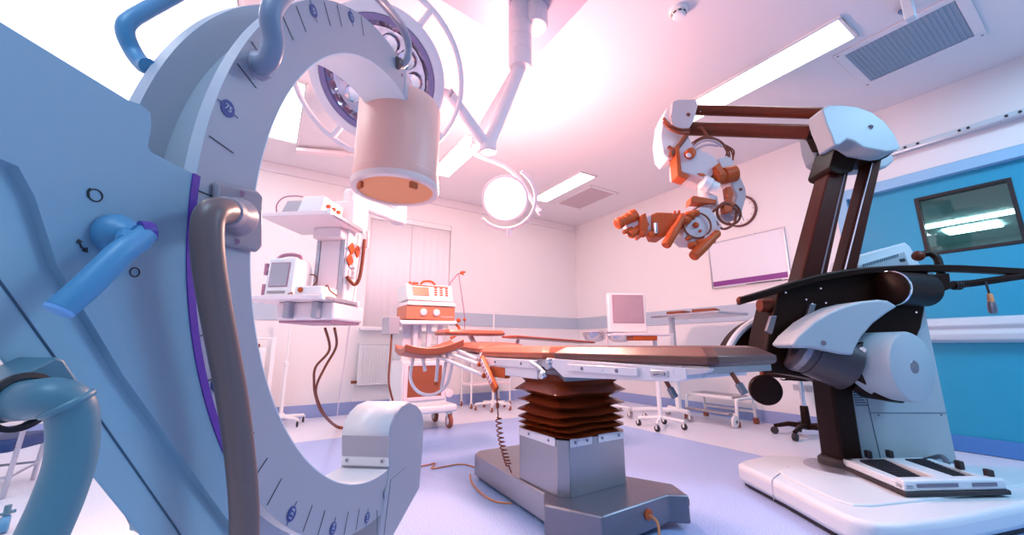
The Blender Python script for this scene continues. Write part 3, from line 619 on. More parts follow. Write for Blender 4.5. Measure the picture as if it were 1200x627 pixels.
pad('head_pad', 1.43, 2.09, 3.42, 3.74, 1.105, 1.158, M_pado, ot, ch=.02)
obj('head_bracket', MB().tube([(1.76, 3.2, .94), (1.76, 3.45, 1.0), (1.76, 3.58, 1.1)], .025, 10), M_rail, ot)
obj('frame', MB().bx(X0+.02, X1-.06, 1.02, 1.86, .865, .925), M_rail, ot, .006)
obj('end_plate', MB().bx(X0+.01, X1-.08, .90, 1.02, .893, .925), M_steel, ot, .004)
m_ = MB(); m_.bx(X0+.03, X1-.03, 1.95, 2.80, .875, .925); m_.bx(X0+.06, X1-.06, 2.05, 2.7, .80, .875)
obj('frame', m_, M_rail, ot, .006)
obj('frame', MB().prism([(X0+.05, 2.80, .93), (X0+.05, 3.32, .955), (X0+.05, 3.32, .92), (X0+.05, 2.80, .88)], (X1-X0-.1, 0, 0)), M_rail, ot, .006)
def siderail(y0, y1, z0, z1, x, par=ot):
    r = obj('side_rail', MB().bx(x-.012, x, y0, y1, z0, z1), M_rail, par, .003)
    n = max(2, int((y1-y0)/.25))
    for k in range(n): y = y0+(y1-y0)*(k+.5)/n; obj('rail_screw', MB().lathe((x-.012, y, (z0+z1)/2), (-1, 0, 0), [(.010, 0), (.009, .004), (.003, .005)], 12), M_steeld, r if par is ot else par)
# side cheek of the near section, rising to its hinge
m_ = MB().prism([(X0-.004, .99, .915), (X0-.004, 1.86, .93), (X0-.004, 1.86, .885), (X0-.004, 1.76, .83), (X0-.004, 1.03, .858), (X0-.004, .99, .87)], (.03, 0, 0))
ck = obj('side_cheek', m_, M_rail, ot, .004)
siderail(1.22, 1.70, .868, .905, X0-.012, ck)
obj('latch_plate', MB().bx(X0-.010, X0-.003, 1.07, 1.16, .872, .90), M_alu, ck, .003)
obj('latch', MB().tube([(X0-.014, 1.085, .885), (X0-.018, 1.11, .888), (X0-.014, 1.14, .882)], .005, 8), M_steeld, ck)
obj('foot_bracket', MB().prism([(X0-.002, .99, .915), (X0-.002, .99, .885), (X0-.002, .90, .900), (X0-.002, .88, .918)], (.02, 0, 0)), M_alu, ot, .003)
siderail(2.0, 2.68, .865, .915, X0-.002)
m_ = MB().bx(X0+.005, X0+.06, 2.02, 2.55, .80, .87); obj('motor_box', m_, M_rail, ot, .006)
obj('motor_box', MB().bx(X0+.0, X0+.05, 2.40, 2.62, .78, .855), M_scopeo, ot, .008)
# hinge between the sections
hg = obj('hinge', MB().lathe((X0-.01, 1.90, .895), (1, 0, 0), [(.03, 0), (.034, .006), (.034, .6), (.03, .61)], 24), M_alu, ot)
obj('hinge_arm', MB().tube([(X0-.012, 2.06, .90), (X0-.014, 1.98, .875), (X0-.014, 1.91, .84)], .013, 12), M_alu, hg)
obj('hinge_knob', MB().lathe((X0-.035, 1.93, .83), (1, 0, 0), [(.02, 0), (.024, .006), (.024, .03), (.012, .036)], 18), M_chrome, hg)
obj('hinge_knob', MB().lathe((X0-.03, 1.87, .915), (1, 0, 0), [(.014, 0), (.018, .006), (.018, .03)], 18), M_chrome, hg)
# release levers with grey grips under the near section
for y0_, x_, z_ in ((1.135, 1.50, .865), (.905, 1.62, .895)):
    a_, b_ = V((x_, y0_, z_)), V((x_+.005, y0_-.02, z_-.04)); lv_ = obj('release_lever', MB().tube([a_, b_], .009, 10), M_cable, ot)
    obj('lever_grip', MB().tube([b_, b_+(b_-a_)*1.0], .015, 14), M_steeld, lv_, .004)
# arm board on the near far-left side
m_ = MB(); rs = []
for k in range(9):
    x = .93+.50*k/8; zz = .985-.05*math.sin(PI*k/8)+.045*k/8
    r_ = []
    for y, dz in ((3.02, .035), (3.06, .012), (3.12, .0), (3.2, .0), (3.26, .012), (3.30, .035), (3.30, -.025), (3.2, -.055), (3.12, -.055), (3.02, -.025)): r_.append(V((x, y, zz+dz)))
    rs.append(r_)
ab = obj('arm_board', m_.rings(rs), M_pado, ot, .008, 2)
m_ = MB()
for p, q in (((1.30, 3.1, .95), (1.47, 2.82, .86)), ((1.22, 3.16, .93), (1.46, 2.72, .78)), ((1.38, 3.06, .97), (1.47, 2.86, .90)), ((1.12, 3.16, .93), (1.15, 3.16, .80)), ((1.26, 3.16, .93), (1.24, 3.14, .70)), ((1.34, 3.16, .93), (1.28, 3.12, .66))): m_.tube([p, q], .014, 10)
obj('support_rod', m_, M_rail, ab)
m_ = MB()
for p in ((1.46, 2.72, .78), (1.47, 2.82, .86), (1.24, 3.14, .70)): m_.ball(p, .02, 12)
obj('joint_knob', m_, M_scopeo, ab)
obj('loop_hose', MB().tube([(1.05, 3.16, .93), (1.03, 3.16, .75), (1.10, 3.14, .64), (1.22, 3.12, .62), (1.32, 3.1, .70), (1.36, 3.08, .90)], .013, 10, smooth=5), M_rail, ab)
m_ = MB(); pa, pb_ = at(598, 393, 1, 3.1), at(688, 400, 1, 3.1)
m_.prism([V((pa.x, 3.0, pa.z-.022)), V((pb_.x, 3.0, pb_.z-.022)), V((pb_.x+.04, 3.0, pb_.z-.012)), V((pb_.x, 3.0, pb_.z)), V((pa.x, 3.0, pa.z))], (0, .26, 0)); fb = obj('arm_board', m_, M_pado, ot, .008, 2)
obj('support_rod', MB().tube([(pa.x+.1, 3.12, pa.z-.045), (X1-.1, 3.05, .93)], .016, 10), M_rail, fb)
# hand control hanging from the rail, with its coiled lead
hc = thing('hand_control', 'orange brown hand control with coiled lead hanging from the operating table rail', 'remote control', (1.42, 2.6, .75))
p0, p1 = V((1.418, 2.69, .915)), V((1.408, 2.44, .70)); dv = (p1-p0).normalized(); nv = V((-1, 0, 0)); sv = dv.cross(nv).normalized()
M3 = Matrix((dv, sv, nv)).transposed()
bd = obj('handset', MB().box((p0+p1)/2, ((p1-p0).length, .055, .032), M3), M_scopeo, hc, .010, 3)
obj('keypad', MB().box((p0+p1)/2+nv*.017-dv*.02+sv*-.006, ((p1-p0).length*.72, .034, .004), M3), M_pinkw, bd, .002)
for k in range(7): obj('key', MB().box((p0+p1)/2+nv*.0195+dv*(-.13+.035*k)+sv*-.006, (.018, .022, .003), M3), M_mauve, bd)
obj('hook', MB().tube([p0, p0+V((.0, .02, .03)), p0+V((.02, .02, .035))], .006, 8), M_alu, bd)
path = catmull([p1, V((1.405, 2.42, .62)), V((1.405, 2.41, .55)), V((1.41, 2.38, .40)), V((1.43, 2.34, .28)), V((1.455, 2.32, .20))], 14)
n = len(path); cp = []
for i in range(n*8):
    f = i/8; k = min(int(f), n-2); p = path[k].lerp(path[k+1], f-k); z_ = p.z
    r = .019 if .24 < z_ < .53 else .0012; a = i*.30
    cp.append(p + V((math.cos(a), math.sin(a), 0))*r)
obj('coiled_lead', MB().tube(cp, .0045, 6), M_cable, hc)
obj('strain_relief', MB().cyl(path[14], path[22], .013, .010), M_cable, hc)
# ================================================================== CEILING PENDANT with shelves
PO, PU, PV = V((-.12, 3.36, 0)), V((.783, -.622, 0)), V((.622, .783, 0))
def PD(u, v, z): return PO+PU*u+PV*v+V((0, 0, z))
def pbox(mb, u0, u1, v0, v1, z0, z1): return mb.prism([PD(u0, v0, z0), PD(u1, v0, z0), PD(u1, v1, z0), PD(u0, v1, z0)], (0, 0, z1-z0))
pe = thing('equipment_pendant', 'white ceiling pendant column carrying two equipment shelves and sockets by the back window', 'equipment pendant', PD(.36, .5, ZC))
colm = obj('column', pbox(MB(), .22, .50, .39, .60, 1.20, 2.13), M_white, pe, .02, 3)
obj('front_recess', pbox(MB(), .27, .44, .375, .392, 1.36, 1.86), M_pinkw, colm, .006)
m_ = MB(); 
for u_ in (.235, .455): pbox(m_, u_, u_+.03, .372, .392, 1.33, 1.92)
obj('edge_rail', m_, M_alu, colm, .003)
up = obj('shelf', pbox(MB(), 0, .55, 0, .5, 1.95, 1.985), M_pinkw, pe, .006)
obj('shelf_edge', pbox(MB(), .55, .57, .0, .5, 1.955, 1.98), M_alu, up, .003)
m_ = MB(); pbox(m_, .545, .575, -.02, .02, 1.945, 1.99); pbox(m_, .545, .575, .48, .52, 1.945, 1.99); obj('corner_cap', m_, M_white, up, .006)
lo = obj('shelf', pbox(MB(), -.05, .55, 0, .5, 1.325, 1.36), M_pinkw, pe, .006)
obj('shelf_edge', pbox(MB(), .55, .57, .0, .5, 1.33, 1.355), M_alu, lo, .003)
m_ = MB(); pbox(m_, .545, .575, -.02, .02, 1.32, 1.365); pbox(m_, .545, .575, .48, .52, 1.32, 1.365); obj('corner_cap', m_, M_white, lo, .006)
bxl = obj('lower_cabinet', pbox(MB(), .10, .56, .16, .62, 1.19, 1.325), M_pinkw, pe, .02, 3)
obj('cabinet_plinth', pbox(MB(), .12, .54, .18, .60, 1.172, 1.192), M_mauve, bxl, .004)
for u_ in (.20, .42): obj('bracket', pbox(MB(), u_, u_+.05, .10, .20, 1.20, 1.325), M_screeng, bxl, .01)
m_ = MB(); pbox(m_, .24, .48, .30, .42, 1.86, 1.95); obj('shelf_bracket', m_, M_pinkw, pe, .008)
# service sockets on the right face and left face
for z_, v_ in ((1.80, .44), (1.70, .425), (1.80, .54)):
    a_ = PD(.505, v_, z_); m_ = MB().box(a_, (.012, .08, .08), Matrix((PU, (PV+CZ).normalized(), (CZ-PV).normalized())).transposed()); obj('service_socket', m_, M_scopeo, colm, .004)
for z_ in (1.88, 1.76): obj('service_socket', MB().box(PD(.215, .45, z_), (.012, .055, .055), Matrix((PU, (PV+CZ).normalized(), (CZ-PV).normalized())).transposed()), M_screeng, colm, .004)
m_ = MB(); pbox(m_, .50, .512, .42, .52, 1.56, 1.62); pbox(m_, .50, .512, .42, .52, 1.64, 1.66); obj('socket_plate', m_, M_pinkw, colm, .004)
obj('hook_arm', MB().tube([PD(.50, .56, 1.84), PD(.58, .56, 1.84), PD(.58, .56, 1.98), PD(.56, .56, 1.98)], .012, 8), M_pinkw, colm)
obj('gas_hose', MB().tube([PD(.57, .52, 1.90), PD(.575, .50, 1.70), PD(.57, .48, 1.55), PD(.545, .46, 1.50), PD(.52, .42, 1.53), PD(.505, .40, 1.56)], .015, 10, smooth=5), M_cable, colm)
obj('top_box', pbox(MB(), .34, .54, .36, .62, 2.0, 2.2), M_white, colm, .015, 2)
e1_, e2_ = PD(.44, .5, 2.26), V((1.02, 3.75, 2.26))
bm_ = obj('boom', MB().tube([e1_, e2_], .06, 16), M_white, pe, .01)
obj('drop_tube', MB().lathe((e2_.x, e2_.y, 0), CZ, [(.07, 2.2), (.075, 2.22), (.075, ZC-.06), (.13, ZC-.05), (.13, ZC-.002)], 28), M_white, bm_)
obj('knuckle', MB().lathe((e1_.x, e1_.y, 0), CZ, [(.07, 2.1), (.075, 2.12), (.075, 2.32), (.06, 2.34)], 28), M_white, bm_)
# hoses hanging to the floor
def fl(x, y): p = at(x, y, 2, .012); return p
f0 = PD(.36, .40, 1.14)
fe = fl(406, 502)
g = lambda x, y, t: deep(x, y, t)
obj('supply_hose', MB().tube([f0, g(386, 410, 3.3), g(370, 430, 3.35), g(368, 448, 3.4), g(370, 465, 3.5), g(378, 485, 3.8), fe+V((-.12, -.02, .03)), fe], .0105, 10, smooth=6), M_cable, pe)
obj('supply_hose', MB().tube([f0+PU*.08, g(394, 406, 3.32), g(381, 430, 3.37), g(371, 452, 3.42), g(372, 468, 3.5), g(382, 488, 3.8), fe+V((-.1, .03, .03)), fe+V((.02, .03, 0))], .0105, 10, smooth=6), M_cable, pe)
obj('thin_lead', MB().tube([PD(.56, .5, 1.9), g(411, 370, 3.25), g(403, 430, 3.5), g(397, 470, 3.8), fl(396, 489)+V((0, 0, .01)), fl(404, 487), fl(411, 492), fl(411, 499)], .005, 6, smooth=5), M_pinkw, pe)
# --- devices standing on the shelves
def PM(z=0): return Matrix((PU, PV, CZ)).transposed()
t = thing('patient_monitor', 'white patient monitor with grey screen and mauve handle on the lower pendant shelf', 'monitor', PD(.16, .25, 1.36))
u0, u1, v0, v1 = .03, .25, .10, .34
m_ = MB().prism([PD(u0, v0, 1.362), PD(u0, v0+.02, 1.66), PD(u0, v1-.05, 1.66), PD(u0, v1, 1.60), PD(u0, v1, 1.362)], PU*(u1-u0)); bd = obj('case', m_, M_white, t, .015, 3)
m_ = MB().prism([PD(u0+.035, v0+.004, 1.44), PD(u1-.045, v0+.004, 1.44), PD(u1-.045, v0+.013, 1.615), PD(u0+.035, v0+.013, 1.615)], PV*-.005); obj('screen', m_, M_screeng, bd)
m_ = MB().prism([PD(u0+.028, v0+.006, 1.433), PD(u1-.038, v0+.006, 1.433), PD(u1-.038, v0+.015, 1.622), PD(u0+.028, v0+.015, 1.622)], PV*-.003); obj('screen_bezel', m_, M_mauve, bd)
obj('button_row', pbox(MB(), u0+.03, u1-.05, v0-.004, v0+.004, 1.385, 1.405), M_steel, bd, .002)
obj('carry_handle', MB().tube([PD(u0+.04, .16, 1.655), PD(u0+.06, .17, 1.685), PD(.15, .19, 1.70), PD(u1-.03, .2, 1.685), PD(u1-.02, .2, 1.65)], .014, 10, smooth=4), M_mauve, t)
for z_ in (1.53, 1.37): obj('side_clip', pbox(MB(), u0-.035, u0-.01, .12, .15, z_, z_+.09), M_mauve, t, .004)
obj('clip_arm', pbox(MB(), u0-.012, u0+.01, .12, .15, 1.56, 1.59), M_mauve, t)
obj('rear_cable', MB().tube([PD(u1, .30, 1.56), PD(u1+.05, .30, 1.55), PD(u1+.06, .30, 1.50), PD(u1, .31, 1.44)], .005, 8, smooth=4), M_cable, t)
obj('lead', MB().tube([PD(u1, .11, 1.37), PD(.28, .07, 1.385), PD(.29, .02, 1.367), PD(.30, .01, 1.366)], .004, 8, smooth=4), M_cable, t)
t = thing('infusion_module', 'small flat white module with orange dial beside the patient monitor on the shelf', 'medical device', PD(.40, .16, 1.36))
bd = obj('case', pbox(MB(), .31, .52, .05, .26, 1.362, 1.43), M_white, t, .012, 3)
obj('dial', MB().lathe(PD(.36, .05, 1.40), -PV, [(.02, 0), (.018, .01), (.004, .012)], 20), M_scopeo, bd)
obj('lead', MB().tube([PD(.5, .12, 1.42), PD(.53, .10, 1.44), PD(.545, .12, 1.40), PD(.55, .2, 1.375)], .005, 8, smooth=4), M_cable, bd)
t = thing('anaesthesia_monitor', 'white device with a wire guard and tilted screen on top of the upper pendant shelf', 'medical device', PD(.32, .2, 1.985))
bd = obj('case', MB().prism([PD(.27, .03, 1.987), PD(.30, .05, 2.12), PD(.47, .05, 2.12), PD(.47, .03, 1.987)], PV*.28), M_white, t, .012, 3)
obj('screen', MB().prism([PD(.12, .06, 1.99), PD(.26, .06, 1.99), PD(.275, .08, 2.10), PD(.15, .08, 2.10)], PV*.03), M_screeng, t, .004)
obj('wire_guard', MB().tube([PD(.10, .05, 1.99), PD(.09, .05, 2.06), PD(.13, .06, 2.12), PD(.22, .06, 2.13), PD(.29, .06, 2.12)], .005, 8, smooth=5), M_mauve, t)
for k in range(3): obj('knob', MB().lathe(PD(.472, .10+.07*k, 2.05), PU, [(.014, 0), (.014, .02), (.006, .024)], 14), M_scopeo, bd)
# ================================================================== ELECTROSURGERY TROLLEY
ty = 4.72
tr = thing('equipment_trolley', 'white wheeled equipment trolley with a dark mesh panel left of the operating table', 'trolley', (1.78, 4.95, 0))
m_ = MB(); m_.bx(1.30, 2.16, ty-.02, 5.34, .20, .29); obj('base', m_, M_white, tr, .03, 3)
cb = obj('cabinet', MB().bx(1.45, 2.03, ty+.05, 5.25, .29, .82), M_white, tr, .008)
obj('mesh_panel', MB().bx(1.52, 1.95, ty+.038, ty+.05, .40, .765), M_mesh, cb, .003)
m_ = MB()
for x0, x1, z0, z1 in ((1.47, 1.52, .36, .80), (1.95, 2.00, .36, .80), (1.52, 1.95, .36, .40), (1.52, 1.95, .765, .80)): m_.bx(x0, x1, ty+.03, ty+.05, z0, z1)
obj('panel_frame', m_, M_pinkw, cb, .004)
obj('round_lock', MB().lathe((2.06, ty+.05, .42), (0, -1, 0), [(.05, 0), (.05, .02), (.03, .025), (.01, .026)], 24), M_pinkw, cb)
for x in (1.62, 1.80, 1.95): obj('post', MB().bx(x-.03, x+.03, ty+.12, ty+.18, .82, 1.29), M_pinkw, tr, .01)
obj('rear_panel', MB().bx(1.48, 1.72, ty+.2, ty+.25, .82, 1.29), M_pinkw, tr)
obj('shelf', MB().prism([(1.38, ty-.05, 1.26), (1.36, ty-.03, 1.31), (2.12, ty-.03, 1.325), (2.10, ty-.05, 1.28)], (0, .55, 0)), M_pinkw, tr, .01)
obj('side_basket', MB().bx(1.24, 1.37, ty-.02, ty+.3, 1.14, 1.35), M_screeng, tr, .01)
for x in (1.38, 2.08):
    for y in (ty+.06, 5.26):
        c = V((x, y, .085)); w = obj('castor', MB().lathe(c-V((.022, 0, 0)), (1, 0, 0), [(.05, 0), (.083, .004), (.083, .04), (.05, .044)], 28), M_wheel, tr)
        obj('castor_hub', MB().lathe(c-V((.026, 0, 0)), (1, 0, 0), [(.045, 0), (.045, .052)], 20), M_pinkw, w)
        m_ = MB(); m_.bx(x-.034, x-.027, y-.02, y+.02, .07, .2); m_.bx(x+.027, x+.034, y-.02, y+.02, .07, .2); m_.bx(x-.034, x+.034, y-.025, y+.025, .18, .2); obj('castor_fork', m_, M_white, w, .004)
obj('power_lead', MB().tube([(1.30, ty+.05, 1.14), (1.285, ty, .9), (1.29, ty+.02, .6), (1.36, ty+.05, .38)], .012, 8, smooth=5), M_cable, tr)
m_ = MB().tube([(2.12, ty+.05, 1.30), (2.15, ty-.02, 1.22), (2.10, ty-.02, 1.14), (2.03, ty-.02, 1.10)], .018, 8, smooth=5); m_.ball((2.13, ty-.03, 1.33), .03); obj('hose', m_, M_scopeo, tr)
t = thing('suction_unit', 'orange brown control unit with two white knobs on the trolley shelf', 'medical device', (1.78, ty+.2, 1.325))
bd = obj('case', MB().bx(1.45, 2.09, ty, ty+.42, 1.328, 1.50), mat('haze paled orange fascia', (.66, .21, .12), .45, noise=.08), t, .008)  # haze over the unit painted in as a paler orange
for x in (1.66, 1.83): 
    k_ = obj('knob', MB().lathe((x, ty, 1.42), (0, -1, 0), [(.045, 0), (.042, .03), (.03, .035), (.01, .036)], 24), M_pinkw, bd)
for k in range(10): obj('indicator', MB().cyl((1.90+.018*k, ty-.006, 1.37), (1.90+.018*k, ty, 1.37), .006, seg=8), M_pinkw, bd)
obj('top_ledge', MB().prism([(1.45, ty-.03, 1.50), (2.11, ty-.03, 1.51), (2.08, ty+.02, 1.565), (1.47, ty+.02, 1.555)], (0, .42, 0)), M_pinkw, bd, .006)
t = thing('generator', 'white generator with an orange screen and rows of keys on top of the trolley', 'medical device', (1.76, ty+.2, 1.56))
bd = obj('case', MB().prism([(1.46, ty+.02, 1.567), (2.08, ty+.02, 1.567), (2.06, ty+.06, 1.79), (1.44, ty+.06, 1.77)], (0, .38, 0)), M_white, t, .015, 3)
def fy(z): return ty+.02+.04*(z-1.567)/.22-.004
obj('screen', MB().prism([(1.53, fy(1.63), 1.63), (1.74, fy(1.63), 1.63), (1.73, fy(1.735), 1.74), (1.52, fy(1.735), 1.735)], (0, -.006, 0)), M_screeno, bd)
for i in range(3):
    for k in range(4): x = 1.81+.075*i; z = 1.645+.03*k; obj('key', MB().bx(x, x+.038, fy(z)-.006, fy(z)+.002, z, z+.014), M_scopeo, bd)
obj('top_stripe', MB().bx(1.50, 2.0, fy(1.765)-.004, fy(1.765)+.01, 1.757, 1.768), M_scopeo, bd)
m_ = MB().tube([(1.66, ty+.15, 1.785), (1.70, ty+.15, 1.83), (1.80, ty+.15, 1.84), (1.86, ty+.15, 1.80)], .014, 10, smooth=4)
for x in (1.52, 1.57, 1.61): m_.lathe((x, ty+.14, 1.775), CZ, [(.02, 0), (.02, .03), (.012, .036)], 14)
obj('top_connector', m_, M_scopeo, bd)
q_ = [V((2.06, ty+.2, 1.76)), V((2.10, ty+.2, 1.86)), V((2.20, ty+.2, 1.985)), V((2.26, ty+.2, 2.01))]
ja = obj('jointed_arm', MB().tube(q_, .009, 8), M_mauve, tr)
obj('arm_clamp', MB().ball(q_[3], .022).cyl if False else MB().ball(q_[3], .024), M_scopeo, ja)
m_ = MB(); m_.tube([q_[3], q_[3]+V((.06, 0, .02))], .012, 8); m_.tube([q_[3]+V((.02, 0, .03)), q_[3]+V((.03, 0, -.03))], .01, 8); obj('arm_tip', m_, M_scopeo, ja)
obj('hanging_lead', MB().tube([q_[2]+V((.02, 0, 0)), V((2.28, ty+.2, 1.65)), V((2.33, ty+.2, 1.35)), V((2.31, ty+.2, 1.15))], .006, 6, smooth=4), M_mauve, ja)
obj('lead_clip', MB().ball(V((2.325, ty+.2, 1.36)), .022), M_scopeo, ja)
# ================================================================== STANDS, STOOLS AND SMALL FURNITURE
def castor(par, c, r=.035, m=M_wheel):
    c = V(c); w = obj('castor', MB().lathe(c-V((.012, 0, 0)), (1, 0, 0), [(r*.6, 0), (r, .003), (r, .021), (r*.6, .024)], 18), m, par)
    m_ = MB(); m_.bx(c.x-.02, c.x-.015, c.y-.012, c.y+.012, c.z-.005, c.z+r+.02); m_.bx(c.x+.015, c.x+.02, c.y-.012, c.y+.012, c.z-.005, c.z+r+.02); m_.bx(c.x-.02, c.x+.02, c.y-.014, c.y+.014, c.z+r+.008, c.z+r+.022)
    obj('castor_fork', m_, M_white, w); return w
# drip stand by the pendant
def drip_stand(x, y, h, label, hooks):
    t = thing('drip_stand', label, 'drip stand', (x, y, 0), 'drip stands')
    obj('pole', MB().lathe((x, y, 0), CZ, [(.022, .10), (.022, h*.55), (.03, h*.55+.01), (.03, h*.55+.05), (.014, h*.55+.06), (.014, h)], 16), M_white, t)
    hb_ = obj('hub', MB().lathe((x, y, 0), CZ, [(.05, .09), (.055, .11), (.04, .15)], 20), M_white, t)
    for k in range(5):
        a = .35+2*PI*k/5; e = V((math.cos(a), math.sin(a), 0)); p = V((x, y, .11)); q = p+e*.29+V((0, 0, -.015))
        obj('leg', MB().tube([p, q], [.024]*5+[.018]*5, 10), M_white, t); castor(t, (q.x, q.y, .036), .034, M_dark if hooks == 0 else M_wheel)
    if hooks:
        m_ = MB().tube([(x-.12, y+.03, h+.03), (x-.10, y+.02, h), (x+.10, y-.02, h-.005), (x+.12, y-.03, h+.03)], .007, 8); obj('hook_bar', m_, M_white, t)
    else: obj('cap', MB().lathe((x, y, 0), CZ, [(.03, h), (.034, h+.02), (.02, h+.06)], 16), M_white, t)
    return t
drip_stand(.30, 6.08, 1.36, 'white drip stand on five dark castors under the pendant shelves', 0)
drip_stand(3.26, 5.75, 1.58, 'thin white drip stand with hook bar behind the far end of the operating table', 1)
# white bedside frame behind the arc
t = thing('bedside_cabinet', 'white bedside cabinet with rail posts at the back wall, half hidden by the C-arm', 'cabinet', (-.12, 6.1, 0))
bd = obj('body', MB().bx(-.42, .05, 5.95, 6.32, .42, .98), M_white, t, .01)
obj('door', MB().bx(-.38, .02, 5.935, 5.95, .48, .92), M_cwhite, bd, .006)
obj('door_handle', MB().tube([(-.02, 5.935, .70), (-.02, 5.905, .70), (-.02, 5.905, .62), (-.02, 5.935, .62)], .008, 8), M_alu, bd)
for x in (-.46, .13): obj('post', MB().bx(x-.025, x+.025, 6.02, 6.07, .10, 1.12), M_white, t, .006)
obj('push_bar', MB().tube([(-.46, 6.045, 1.10), (.13, 6.045, 1.10)], .014, 10), M_white, t)
obj('base_frame', MB().bx(-.46, .13, 5.95, 6.3, .36, .42), M_white, t, .006)
for x in (-.45, .12):
    for y in (5.98, 6.27): obj('leg', MB().bx(x-.02, x+.02, y-.02, y+.02, .075, .37), M_white, t); castor(t, (x, y, .036), .034, M_dark)
tag(obj('handset', MB().bx(-.22, -.02, 6.0, 6.06, .985, 1.03), M_cable, None, .008), 'dark brown box lying on top of the white bedside cabinet', 'box')
# instrument trolley behind the table
t = thing('instrument_trolley', 'white wheeled instrument trolley with thin posts behind the hanging hand control', 'trolley', (3.35, 5.9, 0))
x0, x1, y0, y1 = 2.98, 3.72, 5.98, 6.36
for x in (x0, x1):
    for y in (y0, y1): obj('post', MB().cyl((x, y, .09), (x, y, 1.0), .016, seg=12), M_white, t); castor(t, (x, y, .04), .038)
obj('tray', MB().bx(x0-.03, x1+.03, y0-.03, y1+.03, .96, 1.0), M_pinkw, t, .01)
obj('lower_shelf', MB().bx(x0-.01, x1+.01, y0-.01, y1+.01, .36, .39), M_pinkw, t, .006)
# bowl stand with two bowls
t = thing('bowl_stand', 'pale ring stand with a shelf rail behind the near end of the operating table', 'stand', (4.62, 4.45, 0))
bx_, by_ = 4.62, 4.45; a0_ = V((4.6, 4.76, 1.235)); a1_ = V((4.6, 4.22, 1.225))
for c_ in (a0_, a1_): obj('ring', MB().torus(c_, CZ, .215, .010, 40), M_pinkw, t)
obj('crossbar', MB().tube([a0_+V((0, .215, 0)), a1_+V((0, -.215, 0))], .010, 10), M_pinkw, t)
obj('pole', MB().cyl((4.6, 4.49, .12), (4.6, 4.49, 1.235), .018, seg=12), M_pinkw, t)
for k in range(4):
    a = .3+k*PI/2; q = V((4.6+.32*math.cos(a), 4.49+.32*math.sin(a), .1)); obj('leg', MB().tube([(4.6, 4.49, .13), q], .018, 10), M_white, t); castor(t, (q.x, q.y, .04), .038)
for c_, lb in ((a0_, 'left one of the two shiny steel bowls in the ring stand'), (a1_, 'right one of the two steel bowls, just under the white computer monitor')):
    t = thing('bowl', lb, 'bowl', c_-V((0, 0, .17)), 'steel bowls in the ring stand')
    obj('basin', MB().lathe(c_, CZ, [(.205, .012), (.225, .016), (.225, .012), (.203, .004), (.195, -.06), (.165, -.12), (.10, -.16), (.001, -.168), (.001, -.164), (.098, -.155), (.16, -.116), (.19, -.058), (.198, .004)], 44, caps=False), M_glassb, t)
# computer terminal
c = deep(736, 366, 5.05); n_ = (CAM-c); n_.z = 0; n_.normalize(); n_ = (n_*.93+V((.30, -.2, 0))).normalized(); s_ = CZ.cross(n_)
t = thing('computer_monitor', 'white square computer terminal with a mauve screen standing in front of the right wall', 'monitor', c-V((0, 0, .28)))
def tb_(p, u0, u1, z0, z1, d0, d1): return MB().prism([p+s_*u0+V((0, 0, z0))+n_*d0, p+s_*u1+V((0, 0, z0))+n_*d0, p+s_*u1+V((0, 0, z1))+n_*d0, p+s_*u0+V((0, 0, z1))+n_*d0], n_*(d1-d0))
bd = obj('case', tb_(c, -.255, .245, -.255, .25, -.09, 0), M_white, t, .012, 3)
obj('screen', tb_(c, -.195, .20, -.13, .215, .001, .004), M_screen, bd)
obj('screen_bezel', tb_(c, -.205, .21, -.14, .225, .0005, .0025), M_mauve, bd)
obj('base_shelf', MB().prism([c+s_*u+V((0, 0, -.30))+n_*d for u, d in ((-.22, .10), (.55, .10), (.55, -.2), (-.22, -.2))], (0, 0, .03)), M_pinkw, t, .006)
obj('stem', tb_(c, -.05, .05, -.28, -.25, -.07, -.02), M_white, t)
obj('drawer_unit', MB().prism([c+s_*u+V((0, 0, -.36))+n_*d for u, d in ((.02, .09), (.33, .09), (.33, -.15), (.02, -.15))], (0, 0, .058)), M_scopeo, t, .006)
pc = c+s_*.36+n_*-.05; obj('pole', MB().cyl((pc.x, pc.y, .12), (pc.x, pc.y, c.z-.30), .028, seg=14), M_white, t)
for k in range(4):
    a = .5+k*PI/2; q = V((pc.x+.27*math.cos(a), pc.y+.27*math.sin(a), .1)); obj('leg', MB().tube([(pc.x, pc.y, .13), q], .02, 10), M_white, t); castor(t, (q.x, q.y, .04), .038, M_dark)
# mayo table with instruments
A_ = V((5.02, 3.62, 0)); 
t = thing('mayo_table', 'white mayo instrument table on a single post with castors by the right wall', 'instrument table', A_)
zt_ = 1.40
m_ = MB().prism([(4.72, 3.72, zt_), (5.42, 3.72, zt_), (5.42, 2.72, zt_), (4.72, 2.72, zt_)], (0, 0, .02)); tr_ = obj('tray', m_, M_screeng, t, .008)
m_ = MB().tube([(4.72, 3.72, zt_+.025), (5.42, 3.72, zt_+.025), (5.42, 2.72, zt_+.025), (4.72, 2.72, zt_+.025)], .010, 8, True); obj('tray_rim', m_, M_alu, tr_)
obj('post', MB().bx(4.98, 5.04, 3.56, 3.62, .14, zt_), M_white, t, .006)
obj('base_beam', MB().tube([(4.55, 4.02, .12), (4.8, 3.85, .125), (5.01, 3.59, .13), (4.98, 3.42, .12)], .03, 10), M_white, t)
obj('base_beam', MB().tube([(5.01, 3.59, .13), (5.16, 3.86, .12)], .03, 10), M_white, t)
for q in ((4.52, 4.04), (4.62, 3.86), (4.97, 3.40), (5.18, 3.90)): castor(t, (*q, .045), .042, M_steel)
for k, (y, l, lb) in enumerate(((3.46, .26, 'red brown instrument box at the left on the mayo table'), (3.05, .30, 'red brown instrument box in the middle of the mayo table'))):
    o = obj('instrument_box', MB().box((5.0, y, zt_+.06), (.22, l, .06), Matrix.Rotation(.1+.2*k, 3, 'Z')), M_cable, None, .012); tag(o, lb, 'box', 'boxes on the mayo table')
